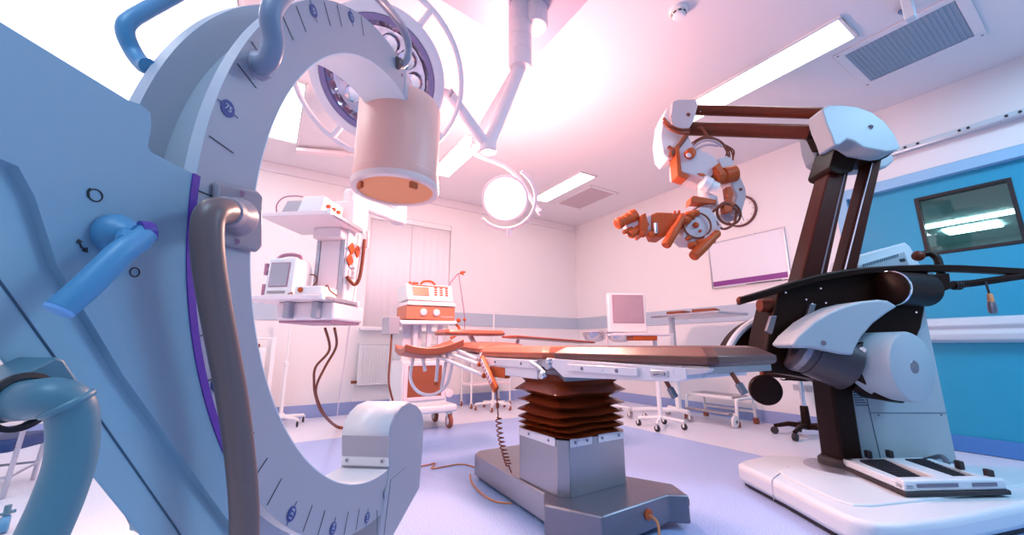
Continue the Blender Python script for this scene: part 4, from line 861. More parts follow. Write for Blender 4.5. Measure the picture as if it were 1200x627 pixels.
# step stool
t = thing('step_stool', 'white tubular step stool with grey platform and brown feet by the wall', 'step stool', (5.42, 3.2, 0))
m_ = MB().bx(5.20, 5.58, 2.93, 3.55, .335, .36); pf = obj('platform', m_, M_steel, t, .008)
obj('platform_edge', MB().bx(5.19, 5.2, 2.93, 3.55, .325, .365), M_white, pf, .003)
for y in (2.88, 3.58): obj('side_frame', MB().tube([(5.17, y, .05), (5.19, y, .28), (5.23, y, .325), (5.54, y, .325), (5.60, y, .28), (5.62, y, .05)], .020, 10, smooth=3), M_white, t)
obj('cross_tube', MB().tube([(5.18, 2.88, .15), (5.18, 3.58, .15)], .016, 10), M_white, t)
obj('cross_tube', MB().tube([(5.61, 2.88, .15), (5.61, 3.58, .15)], .016, 10), M_white, t)
obj('lower_tread', MB().bx(5.06, 5.17, 2.92, 3.54, .145, .17), M_steel, t, .006)
for x in (5.17, 5.62):
    for y in (2.88, 3.58): obj('foot', MB().bx(x-.028, x+.028, y-.028, y+.028, .002, .075), M_wheel, t, .006)
w_ = obj('transport_wheel', MB().lathe((5.10, 2.885, .075), (0, -1, 0), [(.05, 0), (.072, .006), (.072, .03), (.05, .036)], 26), M_white, t)
obj('wheel_hub', MB().lathe((5.10, 2.85, .075), (0, -1, 0), [(.02, 0), (.02, .006)], 14), M_steeld, w_)
# office chair
hx, hy = 5.27, 2.16
t = thing('office_chair', 'black swivel office chair on a five-armed base behind the microscope', 'chair', (hx, hy, 0))
for k in range(5):
    a = 1.9+2*PI*k/5; e = V((math.cos(a), math.sin(a), 0)); p = V((hx, hy, .12))
    lg = obj('leg', MB().tube([p, p+e*.16+V((0, 0, .01)), p+e*.31+V((0, 0, -.03))], [.034]*4+[.026]*4+[.02]*4, 10), M_black, t)
    q = p+e*.31; obj('castor', MB().lathe(V((q.x, q.y, .042))-e.cross(CZ)*.025, e.cross(CZ), [(.03, 0), (.04, .008), (.04, .042), (.03, .05)], 20), M_dark, lg)
obj('gas_sleeve', MB().lathe((hx, hy, 0), CZ, [(.05, .09), (.045, .16), (.04, .33), (.033, .34)], 20), M_black, t)
obj('gas_lift', MB().cyl((hx, hy, .33), (hx, hy, .62), .022, seg=16), M_chrome, t)
obj('seat_plate', MB().bx(hx-.11, hx+.11, hy-.11, hy+.11, .615, .647), M_black, t, .01)
o = obj('seat', MB().bx(hx-.25, hx+.25, hy-.25, hy+.25, .645, .715), M_black, t, .035, 4)
obj('tilt_lever', MB().tube([(hx-.08, hy+.02, .63), (hx-.22, hy+.08, .625), (hx-.25, hy+.09, .635)], .007, 8), M_black, t)
# low stool at the far left behind the C-arm
pA, pB = at(2, 585, 2, 0), at(38, 563, 2, 0)
t = thing('stool', 'chrome legged stool with deep blue cushion at the left edge behind the C-arm', 'stool', (pA+pB)/2)
e_ = (pB-pA); f_ = V((-e_.y, e_.x, 0)).normalized()*.36
for p in (pA, pB, pA+f_, pB+f_): obj('leg', MB().tube([p+V((0, 0, .003)), p+V((.03, .02, .62))], .014, 12), M_alu, t)
for p, q in ((pA, pB), (pB, pB+f_), (pA+f_, pB+f_), (pA, pA+f_)): obj('rung', MB().tube([p+V((.01, .01, .13)), q+V((.01, .01, .13))], .009, 8), M_alu, t)
cs = (pA+pB+f_)/2
obj('cushion', MB().prism([cs+V((x, y, .26)) for x, y in ((-.5, -.16), (.12, -.05), (.24, .34), (-.5, .30))], (0, 0, .09)), M_pads_blue, t, .03, 3)
obj('top', MB().prism([cs+V((x, y, .62)) for x, y in ((-.42, -.2), (.2, -.16), (.24, .24), (-.42, .24))], (0, 0, .05)), M_blue, t, .02, 3)
c = at(4, 618, 2, .03)
t = thing('swivel_castor', 'blue swivel castor on the floor at the lower left corner', 'castor', (c.x, c.y, 0))
obj('tyre', MB().lathe((c.x-.02, c.y, .045), (1, .3, 0), [(.03, 0), (.045, .006), (.045, .034), (.03, .04)], 24), M_blue, t)
m_ = MB().tube([(c.x-.035, c.y-.03, .045), (c.x-.03, c.y-.02, .10), (c.x+.03, c.y+.01, .105)], .009, 8); m_.cyl((c.x, c.y, .10), (c.x, c.y, .14), .014); obj('fork', m_, M_teal, t)
# ceiling rail behind the arc and cables on the floor
p, q = at(347, 172, 2, 3.66), at(440, 180, 2, 3.66)
t = thing('ceiling_rail', 'short pale rail under the ceiling seen through the C-arm opening', 'rail', (p+q)/2)
obj('rail_bar', MB().prism([p, p.lerp(q, .62), p.lerp(q, .62)+V((0, .12, 0)), p+V((0, .12, 0))], (0, 0, -.05)), M_pinkw, t, .008)
obj('rail_tip', MB().prism([p.lerp(q, .62)+V((0, .03, -.01)), q+V((0, .03, -.01)), q+V((0, .09, -.01)), p.lerp(q, .62)+V((0, .09, -.01))], (0, 0, -.025)), M_pinkw, t, .005)
obj('rail_hanger', MB().bx(p.x+.1, p.x+.16, p.y+.02, p.y+.08, 3.62, ZC-.001), M_pinkw, t)
pts = [at(x, y, 2, .006) for x, y in ((470, 552), (500, 545), (510, 543), (506, 549), (520, 547), (540, 544), (556, 547))]
tag(obj('floor_cable', MB().tube(pts, .006, 8, smooth=6), M_tan), 'thin orange cable looping over the floor between the C-arm and the table base', 'cable', 'cables on the floor')
pts = [at(x, y, 2, .006) for x, y in ((551, 556), (553, 566), (566, 580), (582, 588), (600, 590))]
tag(obj('floor_cable', MB().tube(pts, .006, 8, smooth=6), M_tan), 'short orange cable on the floor along the left side of the table base', 'cable', 'cables on the floor')
# ================================================================== SURGICAL MICROSCOPE
MO = V((3.6, 1.3, 0)); E1 = V((.846, -.533, 0)); E2 = V((.533, .846, 0))
def W(lx, z, ly=0.): return MO+E1*lx+E2*ly+V((0, 0, z))
def MP(x, y, ly=0.):
    q = ray(x, y); p = MO+E2*ly; return CAM+q*((p-CAM).dot(E2)/q.dot(E2))
def mpr(px, ly0, ly1): return MB().prism([MP(x, y, ly0) for x, y in px], E2*(ly1-ly0))
ms = thing('surgical_microscope', 'tall surgical microscope with white covers, dark posts and a long horizontal arm', 'microscope', (3.6, 1.1, 0))
BP = [(3.04, 1.70), (2.86, 1.37), (2.66, 1.05), (2.60, .93), (2.62, .84), (2.72, .77), (3.0, .66), (3.65, .48), (4.4, .30), (4.72, .42), (4.74, .62), (4.42, .88), (4.0, 1.28), (3.62, 1.68), (3.5, 1.76), (3.2, 1.775), (3.09, 1.76)]
bs = obj('base', MB().prism([(x, y, .028) for x, y in BP], (0, 0, .122)), M_whiteblue, ms, .035, 4)
cxy = V((3.6, 1.15, 0))
obj('base_plinth', MB().prism([((x-3.6)*.96+3.6, (y-1.1)*.95+1.1, .004) for x, y in BP], (0, 0, .03)), M_dark, bs)
PL = [(2.98, 1.36), (2.80, 1.05), (2.80, .98), (2.88, .92), (3.6, .66), (4.3, .48), (4.5, .6), (3.7, 1.42), (3.5, 1.50), (3.1, 1.48)]
obj('plateau', MB().prism([(x, y, .14) for x, y in PL], (0, 0, .022)), M_whiteblue, bs, .02, 4)
obj('swivel_ring', MB().lathe((3.55, 1.27, 0), CZ, [(.17, .16), (.225, .16), (.225, .168), (.17, .17)], 48), M_alu, bs)
a_, b_ = V((2.98, 1.425, .1515)), V((3.30, 1.50, .1515))
m_ = MB(); m_.tube([V((2.892, 1.43, .03)), V((2.892, 1.43, .14)), V((2.93, 1.435, .1515)), b_], .003, 6); obj('seam_line', m_, M_alu, bs)
# column
cl = obj('column', MB().prism([W(-.06, .16, -.1), W(.095, .16, -.1), W(.105, .80, -.1), W(-.045, .80, -.1)], E2*.2), M_black, ms, .02, 3)
obj('column_foot', MB().lathe(W(.03, 0, 0), CZ, [(.15, .15), (.15, .20), (.13, .22)], 36), M_dark, cl)
# electronics cabinet
kb = obj('cabinet', MB().prism([W(.135, .17, -.0), W(.85, .17, -.0), W(.85, 1.40, .0), W(.72, 1.40, 0), W(.115, .78, 0)], E2*.12), M_scope, ms, .012, 3)
obj('cabinet_edge', MB().prism([W(.115, .17, -.012), W(.15, .17, -.012), W(.13, .80, -.012), W(.095, .78, -.012)], E2*.05), M_whiteblue, kb, .004)
m_ = MB(); m_.tube([W(.30, .19, -.002), W(.255, .90, -.002)], .0022, 6); m_.tube([W(.287, .52, -.002), W(.84, .52, -.002)], .0022, 6); m_.tube([W(.30, .185, -.002), W(.845, .185, -.002)], .0022, 6)
obj('panel_seam', m_, M_seam, kb)
m_ = MB()
for k in range(9):
    z_ = .47+.018*k; l_ = .155*(1-k/9.5); m_.prism([W(.18, z_+.1, -.003), W(.18+l_*.6, z_+.1, -.003), W(.18+l_*.6, z_+.108, -.003), W(.18, z_+.108, -.003)], E2*.005)
obj('vent_slot', m_, M_seam, kb)
for lx, z_ in ((.34, .505), (.80, .505), (.40, .20), (.78, .20)): obj('panel_screw', MB().cyl(W(lx, z_, -.005), W(lx, z_, .002), .006, seg=10), M_steeld, kb)
# foot pedal on the base
P0, P1, P2, P3 = V((3.50, 1.245, 0)), V((3.17, .855, 0)), V((3.735, .575, 0)), V((4.05, .94, 0))
pd = thing('foot_pedal', 'white foot pedal unit with two black treads standing on the microscope base', 'foot pedal', (P0+P2)/2+V((0, 0, .163)))
def q4(a, b): return P0+(P1-P0)*a+(P3-P0)*b
def pq(a0, a1, b0, b1, z0, z1): return MB().prism([q4(a, b)+V((0, 0, z0)) for a, b in ((a0, b0), (a1, b0), (a1, b1), (a0, b1))], (0, 0, z1-z0))
obj('base_plate', pq(-.01, 1.01, -.01, 1.02, .164, .19), M_dark, pd, .006)
fr = obj('frame', pq(.0, 1, .0, .11, .19, .235), M_whiteblue, pd, .010, 3)
obj('frame', pq(.86, 1, .0, 1, .19, .25), M_whiteblue, pd, .014, 3)
obj('frame', pq(.0, .1, .0, 1, .19, .235), M_whiteblue, pd, .010, 3)
obj('frame', pq(.08, .9, .43, .62, .19, .245), M_whiteblue, pd, .012, 3)
obj('frame', pq(.0, .98, .90, 1, .19, .235), M_whiteblue, pd, .010, 3)
for b0, b1 in ((.13, .41), (.65, .88)):
    tr_ = obj('tread', MB().prism([q4(a, b)+V((0, 0, z)) for a, b, z in ((.12, b0, .232), (.84, b0, .20), (.84, b1, .20), (.12, b1, .232))], (0, 0, .012)), M_treadm, pd, .003)
    m_ = MB()
    for k in range(12):
        a = .16+.055*k; z = .245-.032*(a-.12)/.72; m_.prism([q4(a, b0+.02)+V((0, 0, z)), q4(a+.02, b0+.02)+V((0, 0, z)), q4(a+.02, b1-.02)+V((0, 0, z)), q4(a, b1-.02)+V((0, 0, z))], (0, 0, .004))
    obj('tread_rib', m_, M_dark, tr_)
for b0, b1 in ((.12, .52), (.66, .90)):
    n_ = (P1-P0).normalized(); obj('slot', MB().prism([q4(1.003, b)+V((0, 0, z)) for b, z in ((b0, .212), (b1, .212), (b1, .232), (b0, .232))], n_*.003), M_steeld, pd, .001)
for a, b in ((.02, .30), (.02, .55), (.90, .93), (.55, .93)): obj('toggle', MB().box(q4(a, b)+V((0, 0, .262)), (.04, .03, .05), Matrix.Rotation(.9, 3, 'Z')), M_dark, pd, .006)
obj('lead', MB().tube([q4(.3, 1.0)+V((0, 0, .22)), q4(.1, 1.1)+V((0, 0, .25)), q4(-.15, 1.1)+V((0, 0, .20)), q4(-.3, .95)+V((0, 0, .19))], .016, 10, smooth=5), M_steeld, pd)
# black carriage body
body = obj('carriage', mpr([(912, 343), (935, 333), (960, 327), (1020, 318), (1086, 315), (1091, 326), (1080, 384), (1060, 430), (1053, 468), (1035, 464), (1000, 458), (965, 446), (930, 440), (903, 437), (896, 425), (900, 395), (905, 372)], -.10, .14), M_black, ms, .012, 2)
for q in ((921, 343), (945, 351), (962, 338), (952, 356), (968, 355), (1030, 337), (1074, 366)): obj('bolt', MB().cyl(MP(*q, -.106), MP(*q, -.099), .006, seg=10), M_chrome, body)
for px in (((898, 388), (904, 370), (911, 370), (905, 392)), ((944, 377), (950, 356), (957, 356), (951, 377))): obj('strut', mpr(px, -.13, -.101), M_steeld, body, .004)
obj('side_knob', MB().lathe(MP(893, 358, -.03), E1, [(.045, -.02), (.05, 0), (.05, .10)], 24), M_bar, body)
# handlebar beam
obj('handlebar', MB().rings([[MP(x, y, -.16)+E2*a+V((0, 0, b)) for a, b in ((0, -.028), (.03, -.034), (.06, -.028), (.06, .018), (.03, .026), (0, .018))] for x, y in ((868, 352), (885, 347), (905, 341), (930, 333), (960, 325), (990, 319.5), (1020, 316), (1055, 314), (1090, 313), (1130, 313.5), (1170, 315.5), (1215, 318), (1260, 322))]), M_black, ms, .006)
obj('handlebar_tip', MB().ball(MP(868, 352, -.13), .03, 14), M_bar, ms)
# motor cylinder at the top right of the carriage
m0, m1 = MP(1040, 338, -.20), MP(1066, 334, -.10)
mt_ = obj('joint_motor', MB().lathe(m0, E1+E2*.25, [(.10, 0), (.125, .015), (.125, .36), (.10, .37)], 40), M_black, ms)
obj('chrome_ring', MB().lathe(m0+(E1+E2*.25).normalized()*.018, E1+E2*.25, [(.126, 0), (.131, .004), (.131, .014), (.126, .018)], 40), M_chrome, mt_)
# right arm with clamp, running out of the picture
ra = obj('side_arm', MB().tube([MP(1085, 340, -.1), MP(1105, 335, -.1), MP(1140, 332, -.12), MP(1175, 327, -.14), MP(1215, 321, -.15), MP(1260, 315, -.15)], [.05, .03, .026, .026, .026, .026], 14), M_black, ms)
obj('clamp_block', mpr([(1090, 322), (1113, 320), (1115, 338), (1096, 346), (1088, 340)], -.16, -.04), M_black, ra, .006)
obj('curved_handle', MB().tube([MP(1078, 299, .05), MP(1090, 297, .03), MP(1098, 303, .0), MP(1101, 313, -.05), MP(1103, 324, -.08)], .026, 12, smooth=4), M_black, ra)
obj('handle_knob', MB().ball(MP(1076, 300, .05), .042, 18), M_bar, ra)
m_ = MB()
for x in (1118, 1121, 1124): m_.torus(MP(x, 334.5, -.11), E1, .03, .005, 20)
obj('cable_tie', m_, M_dark, ra)
obj('hanging_plug_lead', MB().tube([MP(1155, 330, -.16), MP(1158, 340, -.165), MP(1160, 346, -.165)], .007, 8), M_dark, ra)
obj('plug', MB().lathe(MP(1159.5, 344, -.165), MP(1164, 366, -.165)-MP(1159.5, 344, -.165), [(.010, 0), (.016, .01), (.018, .06), (.018, .075)], 14), M_tan, ra)
obj('plug_tip', MB().lathe(MP(1161.5, 354, -.165), MP(1164, 367, -.165)-MP(1161.5, 354, -.165), [(.019, 0), (.024, .02), (.024, .07), (.016, .085)], 14), M_steeld, ra)
obj('thin_cable', MB().tube([MP(1072, 318, -.02), MP(1090, 320, -.04), MP(1099, 327, -.05), MP(1104, 332, -.07)], .005, 8, smooth=4), M_alu, ra)
# console on the shelf behind
cn = obj('console', mpr([(1003, 318), (1009, 299), (1061, 284), (1067, 289), (1080, 313), (1003, 320)], .18, .50), M_whiteblue, ms, .008)
obj('console_front', mpr([(1006, 311), (1060, 295), (1063, 303), (1066, 312), (1006, 319)], .15, .181), M_scope, cn, .004)
m_ = MB()
for k in range(17):
    x = 1011+2.5*k; y = 313.2-.72*k; m_.prism([MP(x, y, .147), MP(x+1.3, y-.4, .147), MP(x+1.9, y-4.2, .147), MP(x+.6, y-3.8, .147)], E2*.006)
obj('vent_slot', m_, M_seam, cn)
obj('socket', mpr([(1054, 304), (1060, 302.5), (1062, 306), (1056, 307)], .146, .152), M_ink, cn)
# white wing cover and large disc
obj('wing_cover', mpr([(928, 404), (936, 393), (955, 376), (972, 366), (990, 358), (1010, 353), (1030, 351), (1041, 352), (1053, 359), (1040, 367), (1024, 379), (1011, 394), (1003, 408), (1000, 417), (985, 415), (955, 408), (935, 408)], -.36, -.14), M_scope, ms, .016, 3)
m_ = MB(); m_.cyl(MP(965, 402, -.368), MP(965, 402, -.358), .016, seg=20); obj('cover_screw', m_, M_steeld, ms)
m_ = MB(); m_.cyl(MP(1011, 410, -.34), MP(1011, 410, -.30), .018, seg=20); obj('cover_screw', m_, M_chrome, ms)
fc = MP(1071, 430, -.40); ax = (E1*.30-E2*.95+V((0, 0, -.02))).normalized()
dc = obj('disc_cover', MB().lathe(fc, ax, [(.19, -.25), (.222, -.24), (.228, -.02), (.220, -.006), (.205, 0), (.001, .004)], 72), M_scope, ms)
obj('disc_cap', MB().lathe(fc+ax*.0035, ax, [(.042, 0), (.040, .003), (.001, .0045)], 32), M_steeld, dc)
obj('disc_arm', mpr([(1000, 405), (1030, 395), (1055, 425), (1060, 465), (1055, 472), (1038, 470), (1005, 440)], -.30, -.10), M_black, ms, .02, 3)
obj('bottom_hook', MB().tube([MP(1000, 452, -.2), MP(1020, 460, -.22), MP(1040, 466, -.24), MP(1056, 468, -.24)], .026, 12, smooth=3), M_black, ms)
# lateral cylinder under the wing
b0 = MP(958, 415, -.16); bx2 = (E1*.85-E2*.2+V((0, 0, -.42))).normalized()
lc = obj('brake_drum', MB().lathe(b0-bx2*.15, bx2, [(.16, -.02), (.175, 0), (.175, .08), (.168, .084), (.168, .10), (.175, .104), (.175, .34), (.15, .36)], 48), mat('dark grey drum', (.045, .038, .05), .35), ms)
obj('drum_band', MB().lathe(b0-bx2*.15, bx2, [(.176, .012), (.180, .016), (.180, .05), (.176, .054)], 48), M_steeld, lc)
# rear wheel cover with white rim behind the table end
arcp = [(912+62*math.cos(math.radians(a)), 432-62*math.sin(math.radians(a))) for a in range(176, 40, -8)]
rw = obj('rear_fender', mpr(arcp+[(952, 410), (940, 432), (900, 436)], .22, .40), M_black, ms, .012, 2)
obj('fender_rim', MB().tube([MP(x, y, .24) for x, y in arcp], .030, 10), M_whiteblue, rw)
obj('fender_rib', MB().tube([MP(912+40*math.cos(math.radians(a)), 432-40*math.sin(math.radians(a)), .21) for a in range(170, 60, -10)], .018, 8), M_steeld, rw)
# round pad on a rod
k0 = MP(897, 457, -.02); kx = (-E2*.95-E1*.30).normalized()
kd = obj('round_pad', MB().lathe(k0, kx, [(.09, -.03), (.108, -.022), (.108, .012), (.10, .02), (.001, .024)], 40), M_black, ms)
obj('pad_rod', MB().tube([MP(893, 452, .0), MP(895, 428, .02), MP(905, 425, .02)], .022, 10), M_bar, kd)
# uprights
def post(pb, pt, w, d0, d1, m=M_black):
    return obj('upright', MB().prism([MP(pb[0]-w, pb[1], d0), MP(pb[0]+w, pb[1], d0), MP(pt[0]+w*.75, pt[1], d0), MP(pt[0]-w*.75, pt[1], d0)], E2*(d1-d0)), m, ms, .014, 3)
M_up = mat('veil tinted upright', (.050, .009, .005), .4, noise=.12, spec=.18)  # dark uprights, warm veil worked into the colour as maroon
u1 = post((953, 330), (989, 178), 15, -.06, .10, M_up)
obj('upright_groove', MB().tube([MP(961, 328, -.062), MP(993, 190, -.062)], .006, 6), M_steeld, u1)
u2 = post((994, 325), (1029, 180), 9, .0, .12, M_up)
obj('upright_groove', MB().tube([MP(988.5, 322, -.002), MP(1023, 186, -.002)], .006, 6), M_chrome, u2)
obj('upright_clip', MB().tube([MP(972, 198, -.075), MP(985, 187, -.075), MP(988, 178, -.075)], .009, 8), M_chrome, u1)
# head of the uprights: two white shells around a dark hinge
obj('shoulder_hinge', mpr([(972, 196), (983, 160), (1002, 160), (1048, 178), (1040, 184), (1006, 184), (1000, 200), (985, 204), (974, 200)], -.10, .14), M_black, ms, .008)
obj('shoulder_cover', mpr([(963, 128), (970, 123), (985, 122.5), (1005, 125), (1022, 131), (1037, 142), (1048, 156), (1056, 172), (1052, 176), (1040, 178), (1012, 173), (1000, 165), (993, 163), (984, 170), (978, 170), (974, 158), (968, 145)], -.26, -.10), M_scope, ms, .012, 3)
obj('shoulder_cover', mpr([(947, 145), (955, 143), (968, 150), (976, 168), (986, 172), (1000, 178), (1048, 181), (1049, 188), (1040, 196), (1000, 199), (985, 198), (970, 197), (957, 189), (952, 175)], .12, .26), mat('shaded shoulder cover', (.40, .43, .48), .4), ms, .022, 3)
obj('cover_screw', MB().cyl(MP(1020, 149, -.266), MP(1020, 149, -.258), .018, seg=20), M_steeld, ms)
# horizontal arm tubes
HL = .42                                              # the far end of the arm stands further back
def far(x, y, o=0.): return MP(x, y, HL+o)
t1 = obj('arm_tube', MB().tube([MP(968, 133, -.02), far(815, 129)], [.049, .049], 20), M_bar, ms)
obj('arm_tube', MB().tube([MP(955, 155, .0), far(808, 151)], [.063, .063], 20), M_bar, ms)
obj('arm_collar', MB().tube([MP(955, 155, .0), MP(946, 155, .02)], .070, 20), M_black, ms)
obj('warning_label', mpr([(820.5, 126.5), (825, 126.6), (825, 131), (820.5, 130.9)], HL-.052, HL-.046), M_white, t1)
obj('arm_joint', mpr([(958, 138), (968, 130), (980, 165), (972, 166)], -.09, .10), M_black, ms, .006)
# wrist and optical head
M_w = mat('pinkish white optical housing', (.64, .56, .60), .4)
wc = obj('wrist_cover', mpr([(788, 119), (794, 116.5), (816, 116), (818, 122), (814, 140), (808, 150), (800, 151), (790, 150), (786, 135)], HL-.14, HL+.10), M_w, ms, .010, 3)
obj('wrist_screw', MB().cyl(far(806.5, 134.5, -.148), far(806.5, 134.5, -.13), .018, seg=16), M_cable, wc)
obj('wrist_shell', mpr([(777, 137), (782, 126), (787, 121), (786, 140), (790, 152), (803, 156), (806, 164), (795, 182), (783, 187), (777, 180), (774, 160)], HL-.10, HL+.12), M_white, ms, .010, 3)
m_ = MB()
for dy in (0, 4): m_.tube([far(778, 139+dy, -.12), far(785, 147+dy, -.15), far(797, 152+dy, -.16), far(808, 152+dy, -.16)], .014, 8, smooth=4)
m_.tube([far(806, 156, -.14), far(798, 168, -.14), far(786, 183, -.13)], .022, 8); m_.tube([far(783, 172, -.13), far(790, 176, -.14), far(786, 180, -.14)], .018, 8)
obj('wrist_cable', m_, M_cable, ms)
# cable loops
m_ = MB()
for i, (a, b_) in enumerate(((0, 0), (2.5, 2), (5, 1), (1, 5))):
    m_.tube([far(807+a, 171+b_, -.1), far(818, 163+b_, -.13), far(830, 160+b_, -.14), far(845, 166+a*.6+b_*.5, -.12), far(852+a, 176+b_, -.1), far(849+a*2, 187+b_, -.08)], .0075, 8, smooth=5)
m_.tube([far(850, 170, -.1), far(860, 177, -.08), far(858, 188, -.06)], .0075, 8, smooth=4)
m_.tube([far(815, 151, -.06), far(822, 150, -.1), far(829, 159, -.13)], .012, 8, smooth=4)
obj('cable_loop', m_, M_cable, ms)
M_cg = mat('mauve grey cable', (.55, .42, .46), .45)
m_ = MB(); m_.tube([far(810, 174, -.13), far(824, 165, -.15), far(838, 166, -.15), far(846, 172, -.13)], .012, 8, smooth=5); m_.tube([far(812, 178, -.13), far(826, 170, -.15), far(842, 171, -.15)], .012, 8, smooth=5)
obj('cable_loop', m_, M_cg, ms)
h2_ = obj('tilt_block', mpr([(795, 171), (807, 160), (813, 172), (836, 182), (842, 190), (836, 204), (829, 212), (818, 207), (806, 203), (797, 202)], HL-.14, HL+.10), M_w, ms, .010, 3)
obj('tilt_bracket', mpr([(791, 172), (796, 170), (799, 200), (809, 206), (805, 210), (794, 206)], HL-.16, HL-.02), M_scopeo, h2_, .006)
obj('tilt_knob', MB().lathe(far(807, 182, -.13), -E2, [(.045, 0), (.05, .02), (.045, .06), (.02, .07)], 22), M_scopeo, h2_)
obj('tilt_knob_cap', MB().lathe(far(807, 182, -.2), -E2, [(.024, 0), (.02, .008)], 16), M_w, h2_)
obj('slot', mpr([(817, 203), (824, 203), (828, 206), (821, 206.5)], HL-.146, HL-.138), M_scopeo, h2_)
obj('swing_arm', mpr([(841, 186), (852, 182), (858, 186), (874, 221), (874.5, 230), (869, 250), (866, 254), (859, 252), (861, 240), (864, 229), (857, 214), (848, 200)], HL-.10, HL+.06), M_w, ms, .008, 3)
obj('swing_screw', MB().cyl(far(868, 222, -.108), far(868, 222, -.09), .014, seg=14), M_cable, ms)
a_, b_ = far(836, 209, -.12), far(861, 203, -.12)
zo = obj('zoom_drum', MB().lathe(a_, b_-a_, [(.06, 0), (.072, .01), (.072, .075), (.062, .08), (.062, .095), (.075, .1), (.075, (b_-a_).length)], 28), M_scopeo, ms)
obj('drum_plate', mpr([(838, 194), (843, 190), (850, 202), (845, 206)], HL-.20, HL-.12), M_scopeo, zo, .004)
a_, b_ = far(824, 214, -.12), far(840, 222, -.12)
obj('lens_barrel', MB().lathe(a_, b_-a_, [(.055, -.02), (.07, 0), (.07, .06), (.06, .07), (.06, .13)], 26), M_white, ms)
obj('lens_barrel', MB().lathe(far(826, 220, -.05), far(830, 243, -.05)-far(826, 220, -.05), [(.065, 0), (.065, .10), (.085, .11), (.085, .20)], 26), M_w, ms)
obj('bracket_bar', mpr([(810, 231), (813, 229), (840, 234), (840, 239), (828, 238), (812, 237), (809, 240)], HL-.16, HL-.05), M_scopeo, ms, .006)
hdn = obj('optical_body', mpr([(806, 262), (812, 250), (821, 242), (832, 243), (843, 258), (846, 266), (836, 276), (822, 284), (806, 284), (799, 277)], HL-.14, HL+.06), M_w, ms, .012, 3)
obj('optical_side', mpr([(826, 276), (836, 268), (846, 262), (843, 273), (832, 284), (824, 286)], HL-.17, HL-.10), M_cg, hdn, .006)
for x, y, r in ((815, 264, .026), (820, 271, .012), (812, 256, .014), (805, 280, .018)): obj('dial', MB().lathe(far(x, y, -.145), -E2, [(r, 0), (r, .015), (r*.6, .03)], 16), M_scopeo, hdn)
obj('objective_ring', MB().torus(far(817, 264, -.155), (E2+E1*.1), .115, .008, 40), M_cable, hdn)
a_, b_ = far(856, 245, .0), far(862, 258, .0)
obj('round_cover', MB().lathe(far(854, 250, -.04), -E2, [(.07, -.06), (.078, 0), (.06, .02), (.001, .03)], 30), M_cg, ms)
m_ = MB()
m_.torus(far(854, 250, -.1), E2, .105, .011, 36); m_.tube([far(833, 250, -.12), far(843, 242, -.15), far(850, 238, -.15), far(858, 242, -.14), far(868, 251, -.12)], .013, 8, smooth=5)
m_.tube([far(834, 251, -.12), far(846, 268, -.14), far(860, 262, -.13), far(863, 248, -.12)], .011, 8, smooth=5)
obj('cable_loop', m_, M_cable, ms)
obj('hook_lever', mpr([(851, 219), (857, 218), (860, 226), (858, 236), (862, 238), (857, 248), (850, 249), (848, 240), (853, 232)], HL-.15, HL-.08), M_scopeo, ms, .006)
# control handles
def handle(p, q, r, par):
    d_ = (q-p); return obj('control_handle', MB().lathe(p, d_, [(r*.5, 0), (r*.8, d_.length*.06), (r*.75, d_.length*.3), (r, d_.length*.5), (r, d_.length*.97), (r*.85, d_.length)], 20), M_scopeo, par, .002)
handle(far(801, 252, -.16), far(780, 288, -.22), .042, ms)
handle(far(842, 272, -.16), far(812, 301, -.22), .045, ms)
for x, y, r in ((808, 252, .045), (803, 258, .05), (815, 250, .038), (822, 286, .055), (812, 288, .045), (807, 279, .024), (833, 282, .04)): obj('focus_knob', MB().ball(far(x, y, -.15), r, 14, (1.2, 1, .8)), M_scopeo, ms)
m_ = MB(); m_.tube([far(799, 256, -.1), far(812, 246, -.08), far(822, 241, -.05)], .008, 8); obj('link_rod', m_, M_cg, ms)
# binocular tube assembly
bb = obj('binocular_body', mpr([(764, 251), (770, 248.5), (788, 249), (795, 255), (792, 265), (786, 272), (778, 278), (768, 277), (764, 268)], HL-.12, HL+.08), M_scopeo, ms, .012, 3)
obj('binocular_block', mpr([(751, 252), (757, 249), (760, 262), (759, 272), (754, 275), (750, 268)], HL-.14, HL+.08), M_scopeo, bb, .008)
obj('prism_housing', mpr([(757, 254), (765, 250), (768, 262), (764, 270), (757, 270)], HL-.10, HL+.04), M_w, bb, .008)
obj('prism_housing', mpr([(734, 262), (746, 256), (751, 262), (748, 269), (738, 273)], HL-.08, HL+.04), M_w, bb, .008)
m_ = MB().cyl(far(768, 262, -.13), far(769, 274, -.13), .022, seg=14); obj('chrome_lever', m_, M_chrome, bb)
for (p, q, r) in (((722.5, 263), (744, 252), .052), ((738, 275.5), (757, 263.5), .040), ((731, 272.5), (740, 268), .022)):
    a_, b_ = far(*p, -.10), far(*q, -.06); l = (b_-a_).length
    ey = obj('eyepiece', MB().lathe(a_, b_-a_, [(r*.6, .004), (r*.8, 0), (r, .01), (r, l*.25), (r*.88, l*.28), (r*.88, l*.42), (r, l*.45), (r, l*.7), (r*1.12, l*.72), (r*1.12, l)], 24), M_scopeo, bb)
    obj('eye_lens', MB().lathe(a_+(b_-a_).normalized()*.003, a_-b_, [(r*.6, 0), (r*.3, .003), (.001, .004)], 20), M_cable, ey)
for (x, y) in ((753, 274), (763, 275)): obj('adjust_knob', MB().ball(far(x, y, -.12), .034, 14), M_scopeo, bb)
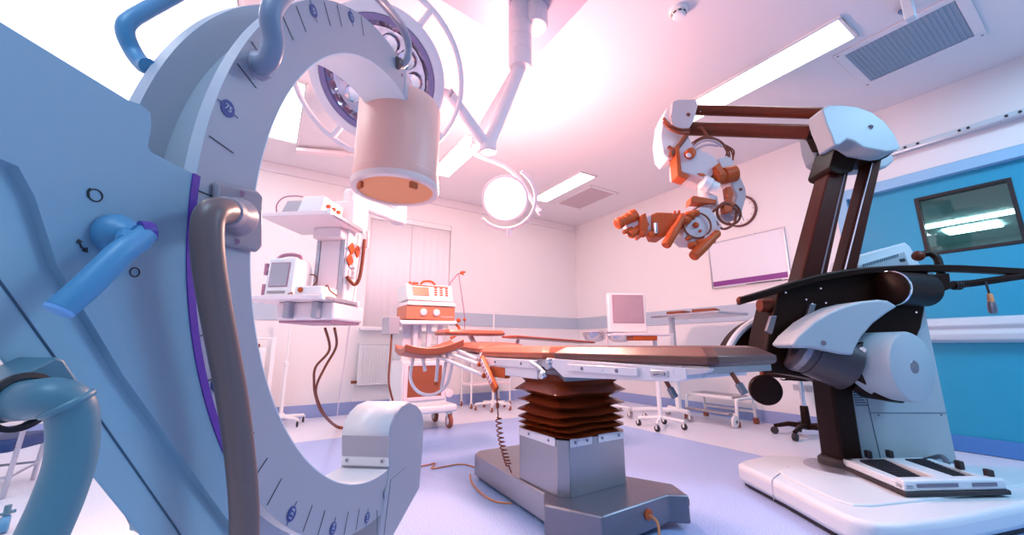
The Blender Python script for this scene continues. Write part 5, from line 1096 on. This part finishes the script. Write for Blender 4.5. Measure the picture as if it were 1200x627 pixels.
for (x, y) in ((791, 247.5), (796, 247)): obj('antenna_stub', MB().tube([far(x-1, y+4, -.05), far(x, y, -.05)], .012, 8), M_scopeo, bb)
obj('binocular_arm', mpr([(788, 250), (806, 249), (808, 258), (800, 268), (788, 266)], HL-.06, HL+.04), M_scopeo, bb, .008)
# ================================================================== LIGHT
def area(name, loc, size, power, colr, rot=(0, 0, 0), sy=None):
    l = bpy.data.lights.new(name, 'AREA'); l.energy = power; l.color = colr; l.size = size
    if sy: l.shape = 'RECTANGLE'; l.size_y = sy
    o = bpy.data.objects.new(name, l); COL.objects.link(o); o.location = loc; o.rotation_euler = rot; return o
pl_ = bpy.data.lights.new('surgical_lamp_light', 'SPOT'); pl_.energy = 270; pl_.color = (1, .56, .44); pl_.spot_size = math.radians(165); pl_.spot_blend = .6; pl_.shadow_soft_size = .16
o = bpy.data.objects.new('surgical_lamp_light', pl_); COL.objects.link(o); o.location = LC+ln*.1
o.rotation_euler = (-ln).to_track_quat('Z', 'Y').to_euler() if False else ln.to_track_quat('-Z', 'Y').to_euler()
pb = bpy.data.lights.new('added_pink_fill', 'POINT'); pb.energy = 230; pb.color = (1, .48, .40); pb.shadow_soft_size = .2  # added pink fill hidden behind the round head, no source there
o = bpy.data.objects.new('added_pink_fill', pb); COL.objects.link(o); o.location = LC-ln*.40+V((0, 0, .1))
w = bpy.data.worlds.new('world'); SC.world = w; w.use_nodes = True
nt = w.node_tree; bg = nt.nodes['Background']; bg.inputs['Color'].default_value = (.28, .62, 1.0, 1); bg.inputs["Strength"].default_value = .42
area('added_blue_fill_right', (4.0, -1.0, ZC-.05), 1.4, 120, (.42, .74, 1))  # added blue fill for the right side, no known lamp there
area('added_blue_fill_left', (-1.2, -.6, ZC-.05), 1.2, 70, (.50, .76, 1))  # added blue fill from the near left, an unseen helper light
vs = SC.view_settings
SC.display_settings.display_device = 'sRGB'; vs.view_transform = 'Standard'; vs.look = 'None'; vs.exposure = 0; vs.gamma = 1; vs.use_curve_mapping = False
SC.cycles.use_denoising = True; SC.cycles.max_bounces = 8; SC.cycles.sample_clamp_indirect = 6
